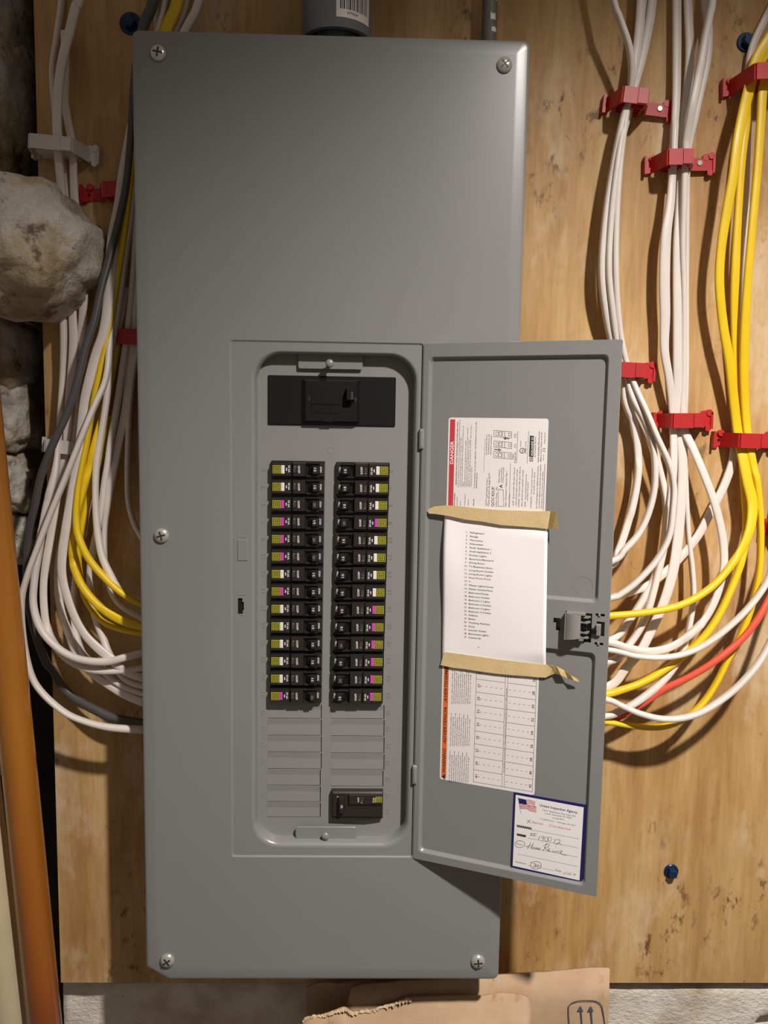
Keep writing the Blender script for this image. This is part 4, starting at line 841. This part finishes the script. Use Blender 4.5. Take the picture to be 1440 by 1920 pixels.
WL('white cable seen briefly in the gap of the two rear left loops', 10, [(240, 540, 8), (222, 640, 8), (206, 740, 8), (186, 850, 8), (165, 950, 10), (148, 1040, 12), (139, 1110, 16), (140, 1170, 20, 11), (147, 1206, 24, 11), (160, 1232, 28, 11), (190, 1255, 32, 11), (225, 1283, 36, 11), (270, 1300, 38, 11), *EL(1303)])
WL('upper yellow cable on the left, hooking round to the panel', 11, [(337, -15, 22, 21), (314, 50, 24, 22), (280, 140, 26, 14), (254, 260, 26, 12), (243, 360, 26, 12), (232, 450, 28, 12), (218, 540, 32, 12), (204, 620, 38, 11), (194, 670, 42, 11), (182, 725, 44, 12), (171, 780, 44, 10), (163, 830, 44, 9), (155, 870, 46, 9), (147, 915, 48, 10), (143, 960, 50, 11), (145, 995, 52, 12), (154, 1024, 54, 12), (170, 1053, 54, 12), (198, 1085, 54, 12), (233, 1115, 54, 11), (270, 1134, 52, 11), *EL(1140)], YCAB, Yn)
WL('lower yellow cable on the left with the widest bend', 13, [(225, 620, 14), (210, 700, 18), (196, 770, 24), (182, 815, 34, 11), (170, 865, 38, 14), (157, 915, 40, 13), (145, 965, 42, 10), (138, 1005, 42, 12), (136, 1045, 42, 14), (144, 1078, 44, 13), (160, 1108, 46, 13), (187, 1138, 48, 14), (213, 1156, 48, 16), (235, 1166, 48, 16), (270, 1176, 48, 14), *EL(1180)], YCAB, Yn)
WL('rear yellow cable glimpsed under the wide yellow bend', 10, [(205, 780, 10), (192, 850, 14), (175, 900, 20), (162, 950, 26, 11), (152, 995, 28, 11), (147, 1035, 28), (150, 1080, 28, 10), (162, 1125, 28, 10), (190, 1163, 30, 9), (227, 1180, 34, 9), (270, 1188, 38, 9), *EL(1190)], YCAB, Yn)
WL('dark grey cable winding across the white ones on the left', 13, [(292, -15, 30, 17), (270, 48, 30, 17), (253, 140, 30), (247, 240, 30), (238, 340, 30), (224, 410, 34), (206, 480, 40), (190, 540, 46), (176, 603, 52), (160, 652, 56), (152, 688, 58), (140, 732, 60), (126, 775, 60), (106, 818, 60), (90, 856, 58), (76, 895, 54), (65, 950, 48), (54, 1000, 42), (50, 1063, 34), (53, 1125, 26), (66, 1187, 20), (86, 1240, 14, 14), (100, 1258, 12, 13), (112, 1280, 14, 14), (131, 1303, 16, 15), (154, 1318, 20, 15), (185, 1334, 26, 16), (214, 1346, 30, 15), (270, 1356, 36, 15), *EL(1360)], GCAB, 'grey_cable')

# ------------------------------------------------------------------ clips
def lobe(mb, x, y, r, z0, z1, m): mb.cyl(x, y, z0, z1, r, m, 14)
def clip(px, py, half, rise, bw, ang, label, m=RED, ht=.0085, off=0.0, group='red cable clips on the plywood', y0=0):
    """arched nylon cable clip screwed to the board"""
    c = P(px, py, YW); M = Matrix.Translation(c) @ FP.to_3x3().to_4x4() @ Matrix.Rotation(math.radians(ang), 4, 'Z')
    o = thing('cable_clip', label, 'cable clip', M, group); mb = MB(); t = .0022; s = .009
    b0, b1 = off-bw/2, off+bw/2
    pts = [(-half, 0), (b0-s, 0), (b0, rise), (b1, rise), (b1+s*.8, .006), (half, .005)]
    up = [(x, z+t) for x, z in pts]; poly = pts+up[::-1]
    ax = lambda a, b_, c_: (a, c_, b_)
    # band made of quads along the profile
    for i in range(len(pts)-1):
        (xa, za), (xb, zb_) = pts[i], pts[i+1]; dx, dz_ = xb-xa, zb_-za; L = math.hypot(dx, dz_); nx, nz = -dz_/L*t, dx/L*t
        hA = ht if i in (1, 2, 3) else ht*.8
        mb.add([(xa, -hA, za), (xb, -hA, zb_), (xb, hA, zb_), (xa, hA, za), (xa+nx, -hA, za+nz), (xb+nx, -hA, zb_+nz), (xb+nx, hA, zb_+nz), (xa+nx, hA, za+nz)],
               [(3, 2, 1, 0), (4, 5, 6, 7), (0, 1, 5, 4), (1, 2, 6, 5), (2, 3, 7, 6), (3, 0, 4, 7)], m)
    mb.box(b1-.0105, b1+.0005, -ht*.92, ht*.92, rise-.001, rise+t*1.5, m)
    for k in range(3): mb.box(b0+.001, b1-.001, -ht, ht, rise*(.22+.22*k), rise*(.22+.22*k)+.0012, m)
    mb.box(b1-.001, b1+.0012, -ht, ht, 0, rise, m)
    for sx in (-1, 1):
        e = sx*half; z0 = 0 if sx < 0 else .003
        mb.box(e-.0014, e+.0014, -ht*1.15, ht*1.15, 0, .009, m)
        lobe(mb, e-sx*.009, ht*.95, .0038, z0, z0+.005, m); lobe(mb, e-sx*.004, -ht*1.05 if sx > 0 else -ht*.6, .0034, z0, z0+.005, m)
        if sx > 0: lobe(mb, e-.003, ht*1.1, .0038, z0, z0+.006, m)
    body = mb.build('body', smooth=30); body.parent = o
    for sx in (-1, 1):
        x = sx*(half-.0075) - (.009 if sx > 0 else 0); z = .0075 if sx > 0 else .002
        n = MB(); n.cyl(x, .0015 if sx > 0 else 0, z-.002, z+.0016, .0032 if sx > 0 else .0014, STEEL if sx > 0 else BLACK2, 14, bev=.0005 if sx > 0 else 0); q = n.build('screw' if sx > 0 else 'screw_hole', smooth=40); q.parent = o
    return o
R_ = math.degrees
clip(1194, 207, .040, .036, .026, -5, 'red cable clip highest on the leftmost right-hand bundle', off=-.014)
clip(1270, 313, .039, .034, .026, 2, 'red cable clip high on the middle right-hand bundle, angled below the first', off=-.010)
clip(1412, 168, .037, .048, .034, 3, 'red cable clip at the top right gripping the yellow cables', off=-.003)
clip(1180, 698, .027, .030, .026, -2, 'red cable clip half hidden by the top corner of the door', off=-.006)
clip(1276, 789, .034, .026, .034, 1, 'red cable clip low on the middle right-hand bundle', off=-.002)
clip(1392, 826, .037, .030, .034, -1, 'red cable clip low on the yellow cable bundle', off=0)
clip(1462, 990, .026, .020, .020, 0, 'red cable clip cut off by the right edge of the photo', off=0)
clip(213, 366, .034, .022, .020, 2, 'dim red cable clip at the upper left beside the panel edge', off=.006)
clip(256, 636, .030, .026, .026, -1, 'dark red cable clip mostly hidden behind the left panel edge', off=0)
clip(128, 292, .036, .040, .044, -4, 'translucent white cable clip above the big stone', WNYL, ht=.0075, off=-.004, group='white cable clips on the left')
clip(138, 838, .032, .024, .040, -5, 'white cable clip under the crossing grey cable', WNYL, ht=.0075, off=-.002, group='white cable clips on the left')

# ------------------------------------------------------------------ bolts
def bolt(px, py, r, label, ang):
    c = P(px, py, YW); M = Matrix.Translation(c) @ FP.to_3x3().to_4x4() @ Matrix.Rotation(math.radians(ang), 4, 'Z')
    o = thing('hex_bolt', label, 'bolt', M, 'blue bolts through the plywood'); mb = MB(); mb.cyl(0, 0, 0, .0022, r, BLUE, 28, bev=.0008); mb.build('washer', smooth=40).parent = o
    mb = MB(); h = [(r*.62*math.cos(k*math.pi/3), r*.62*math.sin(k*math.pi/3)) for k in range(6)]
    mb.rings([[(x, y, .002) for x, y in h], [(x, y, .0085) for x, y in h], [(x*.85, y*.85, .0098) for x, y in h]], BLUE); mb.build('head').parent = o
bolt(1258, 1633, .0092, 'blue hex bolt alone on the bare plywood at lower right', 10)
bolt(1398, 80, .0105, 'blue hex bolt beside the yellow cables at top right', 20)
bolt(245, 45, .0120, 'dark hex bolt at the top left corner of the panel', 0)

# ------------------------------------------------------------------ conduits
def vtube(x, y, z0, z1, r, ri, m, seg=40):
    mb = MB(); c = lambda rad, z: [(x+rad*math.cos(2*math.pi*i/seg), y+rad*math.sin(2*math.pi*i/seg), z) for i in range(seg)]
    mb.rings([c(ri, z0), c(r-.0006, z0), c(r, z0+.0008), c(r, z1), c(ri, z1), c(ri, z0)], m, False, False); return mb
PVC = mat('grey_pvc', (120, 122, 126), .35); EMT = mat('galvanised_tube', (128, 124, 120), .45, metal=.35, var=.15, vscale=60)
ya = .045; cxx = P(632, 30, ya).x; zc = P(632, 55, ya-.03).z
cond = thing('conduit', 'fat grey plastic conduit with barcode sticker entering the panel top', 'conduit', Matrix.Translation((cxx, ya, zc)))
R1 = 62.5*pxm(ya-.01)
vtube(0, 0, 0, .25, R1, R1-.006, PVC).build('coupling', smooth=40).parent = cond
mb = vtube(0, 0, -.07, .02, R1*.60, R1*.52, PVC)
for k in range(10):
    an = 2*math.pi*k/10; mb.box(R1*.60*math.cos(an)-.0016, R1*.60*math.cos(an)+.0016, R1*.60*math.sin(an)-.0016, R1*.60*math.sin(an)+.0016, -.06, .01, PVC)
mb.build('pipe', smooth=30).parent = cond
mb = MB(); rl_ = R1+.0003
def cylpt(a, z, r=None): a = math.radians(a); return ((r or rl_)*math.cos(a), (r or rl_)*math.sin(a), z)
a0, a1 = -89, -26; n = 12
for k in range(n):
    t0, t1 = a0+(a1-a0)*k/n, a0+(a1-a0)*(k+1)/n; mb.quad([cylpt(t0, .009), cylpt(t1, .009), cylpt(t1, .06), cylpt(t0, .06)], LABELM)
bars = [(3, 1.6), (6, 1), (8.5, 2), (13, 1), (15.5, 1), (18, 2.4), (22, 1), (25, 1.8), (29, 1), (31.5, 2.2), (36, 1), (38.5, 1), (41, 2), (45.5, 1.2), (49, 1.6), (53, 1)]
for b0, wd in bars: mb.quad([cylpt(a0+b0+3, .017, rl_+.0002), cylpt(a0+b0+3+wd, .017, rl_+.0002), cylpt(a0+b0+3+wd, .05, rl_+.0002), cylpt(a0+b0+3, .05, rl_+.0002)], INK)
tm = MB(); text(tm, '077024', (0, 0), (.012, 0), 0, .0025, INK)
for f in tm.f: mb.quad([cylpt(-72+math.degrees(tm.v[i][0]/rl_), .0125+tm.v[i][1], rl_+.0003) for i in f], INK)
q = mb.build('barcode_label'); q.parent = cond; q['label'] = 'white barcode label'
x = P(918, 30, .075).x; z = P(918, 60, .075).z
tb = thing('metal_tube', 'narrow galvanised tube with white paint flecks entering the panel top at right', 'conduit', Matrix.Translation((x, .075, z-.06)))
vtube(0, 0, 0, .35, .0085, .007, EMT, 24).build('tube', smooth=40).parent = tb
mb = MB()
for k, (an, zz_, s) in enumerate(((-55, .094, .005), (-70, .073, .004), (-40, .105, .005), (-60, .060, .003))):
    A_ = [(an-20+8*i, zz_-s*(1-.25*(i % 2)), zz_+s*(.7+.3*math.sin(i*2+k))) for i in range(6)]
    for (a_, l_, h_), (b_, m_, g_) in zip(A_, A_[1:]): mb.quad([cylpt(a_, l_, .0087), cylpt(b_, m_, .0087), cylpt(b_, g_, .0087), cylpt(a_, h_, .0087)], WTAG)
mb.build('paint_flecks').parent = tb

# ------------------------------------------------------------------ leaning pipes at lower left
def pipe(pa, pb, Y0, Y1, r, name, label, m, cat='pipe', collar=None):
    A = P(*pa, Y0); B = P(*pb, Y1); d = (A-B); L = d.length; q = d.to_track_quat('Z', 'Y')
    o = thing(name, label, cat, Matrix.Translation(B) @ q.to_matrix().to_4x4())
    mb = vtube(0, 0, 0, L, r, r*.85, m, 40); mb.build('tube', smooth=40).parent = o
    if collar is not None: vtube(0, 0, L*collar, L*collar+.03, r*1.13, r*.9, m, 40).build('collar', smooth=40).parent = o
    return o
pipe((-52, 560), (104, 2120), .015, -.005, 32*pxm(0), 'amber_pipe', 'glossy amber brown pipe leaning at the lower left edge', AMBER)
pipe((-70, 1180), (44, 2140), .02, .0, 35*pxm(0), 'cream_pipe', 'cream painted pipe at the lower left corner beside the amber one', CREAM, collar=.72)

# ------------------------------------------------------------------ cardboard box
bx = thing('cardboard_box', 'torn tan cardboard carton with two printed arrows under the panel', 'box', Matrix.Translation(P(860, 1915, .05)))
BO = P(860, 1915, .05); YB = .046
prof_t = [(650, 1886), (656, 1868), (660, 1858), (672, 1852), (700, 1848), (730, 1846), (760, 1843), (800, 1842), (840, 1840), (880, 1838), (920, 1834), (960, 1832), (1000, 1829), (1040, 1826), (1075, 1823), (1110, 1821), (1130, 1820.5), (1145, 1821)]
def wob(x, z): return .0022*noise.noise(Vector((x*22, 0, z*22)))+.0008*noise.noise(Vector((x*70, 0, z*70)))
mb = MB(); rows = []; nr = 14
tp = spline([(a, b_, 0) for a, b_ in prof_t], 3)
for j in range(nr+1):
    row = []
    for (a, b_, _) in tp:
        zt = P(a, b_, YB); zb2 = -1.1; t = j/nr; zz_ = zt.z*(1-t)+zb2*t
        xx = zt.x + (.004*t if a > 1100 else 0); row.append((xx, YB+wob(xx, zz_)+.003*(1-min(1, t*8)), zz_))
    rows.append(row)
n = len(tp); vs = [Vector(p)-BO for r_ in rows for p in r_]
mb.add(vs, [(j*n+i, (j+1)*n+i, (j+1)*n+i+1, j*n+i+1) for j in range(nr) for i in range(n-1)], CARD)
fr = mb.build('front_panel', smooth=60); fr.parent = bx; s_ = fr.modifiers.new('t', 'SOLIDIFY'); s_.thickness = .004; s_.offset = -1
# folded flap lying over the front
mb = MB(); vs = []; fl = [(567, 1914), (580, 1905), (600, 1903), (620, 1898), (645, 1890), (660, 1897), (690, 1893), (715, 1888), (740, 1881), (760, 1873), (780, 1870), (820, 1868), (860, 1866), (905, 1867), (940, 1864), (975, 1866), (990, 1872), (996, 1884)]
fl = spline([(a, b_, 0) for a, b_ in fl], 3); n = len(fl)
for j in range(6):
    for k, (a, b_, _) in enumerate(fl):
        p = P(a, b_, YB-.006); zz_ = p.z*(1-j/5)-1.1*j/5; vs.append(Vector((p.x, YB-.007+wob(p.x+1, zz_)-.001*math.sin(k*.4), zz_))-BO)
mb.add(vs, [(j*n+i, (j+1)*n+i, (j+1)*n+i+1, j*n+i+1) for j in range(5) for i in range(n-1)], CARD)
q = mb.build('front_flap', smooth=60); q.parent = bx; s_ = q.modifiers.new('t', 'SOLIDIFY'); s_.thickness = .003
# torn ragged edge
mb = MB(); rg = spline([(a, b_, 0) for a, b_, _ in fl if a < 775], 3); rg = [p[:2] for p in rg]; vs = []
for k, (a, b_) in enumerate(rg):
    j1 = random.uniform(-2.5, 2.0); p = P(a, b_+j1, YB-.0072); p2 = P(a, b_+5+random.uniform(-3, 4), YB-.0092)
    vs += [p-BO, p2-BO]
mb.add(vs, [(2*i, 2*i+1, 2*i+3, 2*i+2) for i in range(len(rg)-1)], CARDT)
q = mb.build('torn_edge'); q.parent = bx; q.modifiers.new('t', 'SOLIDIFY').thickness = .0015
# rear torn flap
mb = MB(); rag = [(574, 1853), (590, 1846), (610, 1842), (640, 1844), (680, 1841), (730, 1843), (790, 1842), (860, 1841)]; rg = spline([(a, b_, 0) for a, b_ in rag], 4); vs = []
for k, (a, b_, _) in enumerate(rg):
    p = P(a, b_+random.uniform(-1, 1), YB+.03); p3 = P(a, b_+110, YB+.03); vs += [p-BO, p3-BO]
mb.add(vs, [(2*i, 2*i+1, 2*i+3, 2*i+2) for i in range(len(rg)-1)], CARD); q = mb.build('rear_panel'); q.parent = bx; q.modifiers.new('t', 'SOLIDIFY').thickness = .003
# printed arrows in a rounded frame
FB = Matrix.Translation(BO) @ FP.to_3x3().to_4x4(); PI_ = mat('blue_grey_stamp', (78, 84, 104), .8)
mb = MB(); nB = BO.y-YB+.0006
def B(px, py): return onplane(FB, px, py, nB)
def bs(pts, wd): stroke(mb, [B(*p) for p in pts], wd*pxm(YB), nB, PI_)
arc = [(1068, 1935), (1066, 1893), (1070, 1883), (1080, 1877), (1098, 1875), (1116, 1877), (1126, 1883), (1130, 1893), (1136, 1935)]
bs([p[:2] for p in spline([(a, b_, 0) for a, b_ in arc], 4)], 2.2)
for x in (1088, 1107):
    bs([(x+1, 1893), (x+4, 1935)], 3); q = [B(x-6, 1896), B(x+6, 1896), B(x, 1885)]; mb.add([(*p, nB) for p in q], [(0, 1, 2)], PI_)
mb.v = [(x, y, z-wob(x+BO.x, y+BO.z)) for x, y, z in mb.v]
q = mb.build('arrow_print'); q.parent = bx; q.matrix_parent_inverse = Matrix(); q.matrix_local = Matrix.Translation(-BO) @ FB if False else FP.to_3x3().to_4x4()
